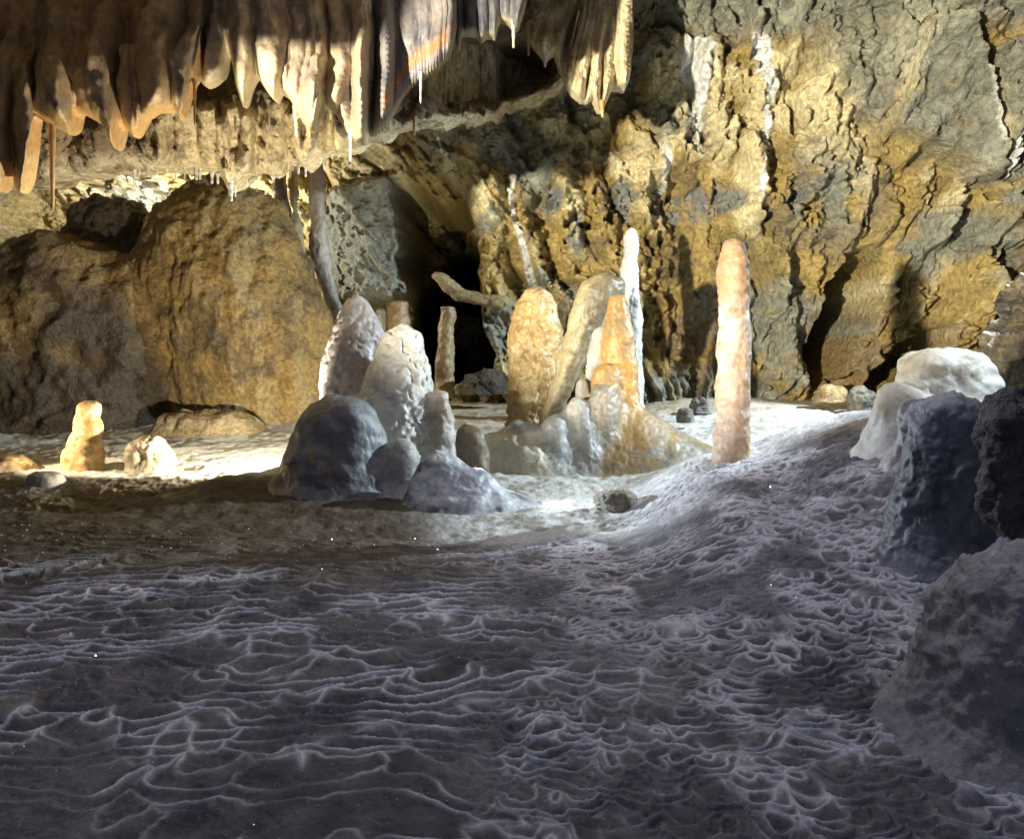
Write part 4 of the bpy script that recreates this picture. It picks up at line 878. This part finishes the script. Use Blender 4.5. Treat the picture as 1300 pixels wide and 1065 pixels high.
# ---- right group
W_ = empty('white_flowstone', P(1200, 570, 5.0), 'glossy white tiered flowstone dome rising over the mound behind the blue grey dome', 'flowstone')
wc = two_tone((0.78, 0.77, 0.71), (0.68, 0.64, 0.54), 4, 51, c3=(0.58, 0.50, 0.38))
tierc = two_tone((0.66, 0.64, 0.64), (0.46, 0.44, 0.45), 6, 52)
fuse([Part([(440, 1195, 1232), (442, 1175, 1247), (447, 1155, 1256), (458, 1147, 1263), (475, 1146, 1269), (492, 1143, 1275), (515, 1130, 1282), (545, 1120, 1290), (600, 1110, 1300)], 5.0, wc, M_WHITE, 0.7, 0.03, 0.06, rings=0.008, name='dome', parent=W_),
      Part([(484, 1136, 1152), (488, 1124, 1166), (500, 1114, 1175), (520, 1106, 1180), (545, 1098, 1184), (600, 1085, 1195)], 4.8, wc, M_WHITE, 0.8, 0.03, 0.05, rings=0.007, name='tier', parent=W_),
      Part([(494, 1165, 1190), (497, 1152, 1215), (510, 1146, 1235), (535, 1138, 1250), (570, 1130, 1255), (630, 1120, 1262)], 4.5, tierc, M_WHITE, 0.6, 0.05, 0.05, pits=0.02, name='tier', parent=W_),
      Part([(537, 1043, 1052), (540, 1032, 1066), (547, 1018, 1090), (558, 1009, 1110), (572, 1004, 1120), (600, 998, 1126)], 5.85, two_tone((0.74, 0.71, 0.63), (0.50, 0.43, 0.31), 6, 54), M_WHITE, 0.5, 0.06, 0.08, name='flowstone_hump', thing=('low white wrinkled flowstone hump on the mound crest beside the tall pink stalagmite', 'flowstone'))],
     0.0125, 0.06, 0.12, 13)
def ledge(V):
    g = V[:, 2] * 15 + 1.6 * fbm(V, 4.5, 3, seed=61) + 0.5 * fbm(V, 14, 3, seed=62)
    return g - np.floor(g)
def frost(V, N, t, th):
    f = ledge(V); top = smooth(0.42, 0.60, V[..., 2] + 0.06 * fbm(V, 5, 3, seed=63))
    n = fbm(V, 4, 4, seed=64); n2 = fbm(V, 18, 4, 0.6, seed=65)
    c = mixc((0.22, 0.23, 0.25), (0.34, 0.335, 0.33), smooth(-0.3, 0.3, n + 0.5 * n2))
    return mixc(c, (0.52, 0.51, 0.53), np.clip(np.exp(-np.minimum(f, 1 - f) / 0.07) * (0.15 + 0.85 * top) + 0.25 * top + 0.2 * n2, 0, 1))
def frost_d(V, N):
    f = ledge(V); top = smooth(0.38, 0.58, V[:, 2] + 0.06 * fbm(V, 5, 3, seed=63))
    return (0.018 * (f - 0.5) + 0.008 * np.exp(-np.minimum(f, 1 - f) / 0.08)) * (0.25 + 0.75 * top) + 0.02 * fbm(V, 20, 4, 0.6, seed=66)
def bluec(V, N, t, th):
    n = fbm(V, 4, 4, seed=53); n2 = fbm(V, 16, 4, 0.6, seed=54)
    c = mixc((0.20, 0.215, 0.26), (0.10, 0.105, 0.13), smooth(-0.25, 0.3, n + 0.7 * n2))
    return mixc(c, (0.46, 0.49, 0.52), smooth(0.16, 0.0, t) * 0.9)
def darkc(V, N, t, th):
    n = fbm(V, 5, 4, seed=56); n2 = fbm(V, 15, 4, 0.6, seed=57)
    c = mixc((0.14, 0.135, 0.13), (0.075, 0.075, 0.08), smooth(-0.2, 0.3, n + 0.4 * n2))
    return mixc(c, (0.24, 0.20, 0.13), smooth(0.1, 0.4, n - 0.3 * n2) * smooth(0.3, 0.7, t) * 0.8)
MV = fuse([Part([(495, 1200, 1217), (498, 1186, 1232), (508, 1170, 1247), (528, 1157, 1257), (560, 1148, 1264), (600, 1140, 1270), (640, 1134, 1274), (680, 1134, 1280), (720, 1134, 1285), (800, 1120, 1300)], 3.65, bluec, M_FLOW, 0.8, 0.035, 0.03, pits=0.006, name='flowstone_dome', thing=('smooth blue grey flowstone dome with sparkling skin rising from the scalloped mound', 'flowstone')),
      Part([(487, 1268, 1290), (491, 1254, 1312), (505, 1246, 1332), (530, 1243, 1352), (570, 1241, 1372), (610, 1243, 1382), (640, 1248, 1380), (665, 1254, 1370), (685, 1262, 1358), (720, 1266, 1350), (800, 1265, 1360)], 3.15, darkc, M_BOULDER, 0.7, 0.06, 0.07, pits=0.008, name='boulder', thing=('dark grey pitted boulder standing beside the blue grey dome', 'boulder')),
      Part([(690, 1290, 1350), (700, 1258, 1400), (720, 1230, 1440), (760, 1204, 1500), (820, 1178, 1560), (900, 1152, 1610), (1000, 1120, 1660), (1130, 1090, 1710)], 2.35, frost, M_FLOOR, 0.8, 0.02, 0.05, disp=frost_d, name='flowstone_bank', thing=('low grey sparkling flowstone bank with feathery rimstone below the dark pitted boulder', 'flowstone'))],
     0.0095, 0.05, 0.16, 15, sharp=0.025)

# loose stones on the floor
def stone(px, py, w_, h_, Y, label, c, k):
    boulder([(py - h_, px - w_ * 0.2, px + w_ * 0.2), (py - h_ * 0.85, px - w_ * 0.4, px + w_ * 0.42), (py - h_ * 0.4, px - w_ * 0.52, px + w_ * 0.5), (py + h_ * 0.3, px - w_ * 0.5, px + w_ * 0.5)], Y, label, two_tone(c, tuple(0.65 * v for v in c), 8, 70 + k), dr=0.8, rough=0.05, freq=7, nz=44, na=60, lump=0.05, lumpf=5, seed=k).name = 'stone'
stone(872, 532, 22, 14, 7.9, 'small grey stone on the white floor behind the tall pink stalagmite', (0.30, 0.29, 0.26), 1)
stone(890, 520, 26, 16, 8.6, 'grey stone at the foot of the rear wall behind the tall stalagmite', (0.26, 0.25, 0.22), 2)
stone(545, 540, 20, 9, 7.6, 'small grey stone near the round peak of the twin stalagmite', (0.30, 0.28, 0.24), 3)
stone(590, 498, 22, 10, 9.0, 'small tan stone before the broken stalagmite at the dark opening', (0.34, 0.28, 0.18), 4)
stone(1095, 515, 34, 26, 8.4, 'dark angular stone in front of the low wall niche', (0.17, 0.15, 0.11), 5)
stone(1055, 505, 40, 18, 8.7, 'yellow brown stone at the base of the wall recess', (0.36, 0.26, 0.12), 6)
stone(780, 640, 52, 16, 5.5, 'flat tan stone lying at the mound edge under the flowstone skirt', (0.30, 0.26, 0.19), 7)
stone(1120, 538, 30, 14, 6.9, 'dark brown stone between the white hump and the white dome', (0.18, 0.14, 0.1), 8)

# sparkling crystals in the pool crust
def crystals():
    n = 4600
    i = rng.integers(20, FX.shape[0] - 190, n); j = rng.integers(50, FX.shape[1] - 50, n)
    c = np.stack([FX[i, j], FY[i, j], FZ[i, j]], -1)
    c = np.concatenate([c, MV[rng.integers(0, len(MV), 420)]], 0); n = len(c)
    octa = np.array([(1, 0, 0), (-1, 0, 0), (0, 1, 0), (0, -1, 0), (0, 0, 1), (0, 0, -1)], float)
    f = np.array([(0, 2, 4), (2, 1, 4), (1, 3, 4), (3, 0, 4), (2, 0, 5), (1, 2, 5), (3, 1, 5), (0, 3, 5)])
    s = rng.uniform(0.45, 1.0, n) ** 2.2 * 0.0012 * np.maximum(c[:, 1], 1.0)
    V = (c[:, None] + np.array([0, 0, 0.002]) + s[:, None, None] * (octa[None] + rng.normal(0, 0.25, (n, 6, 3)))).reshape(-1, 3)
    q = (f[None] + 6 * np.arange(n)[:, None, None]).reshape(-1, 3)
    m = bpy.data.materials.new('crystal'); m.use_nodes = True; b_ = m.node_tree.nodes['Principled BSDF']
    b_.inputs['Base Color'].default_value = (0.95, 0.96, 1, 1); b_.inputs['Roughness'].default_value = 0.15; b_.inputs['Metallic'].default_value = 0.3
    o = mesh_raw('calcite_crystals', V, q, np.ones((len(V), 3)), m, origin=np.zeros(3))
    o.data.polygons.foreach_set('use_smooth', np.zeros(len(q), bool))
    tag(o, 'tiny white calcite crystals sparkling in the pool crust', None, None, 'stuff')
crystals()
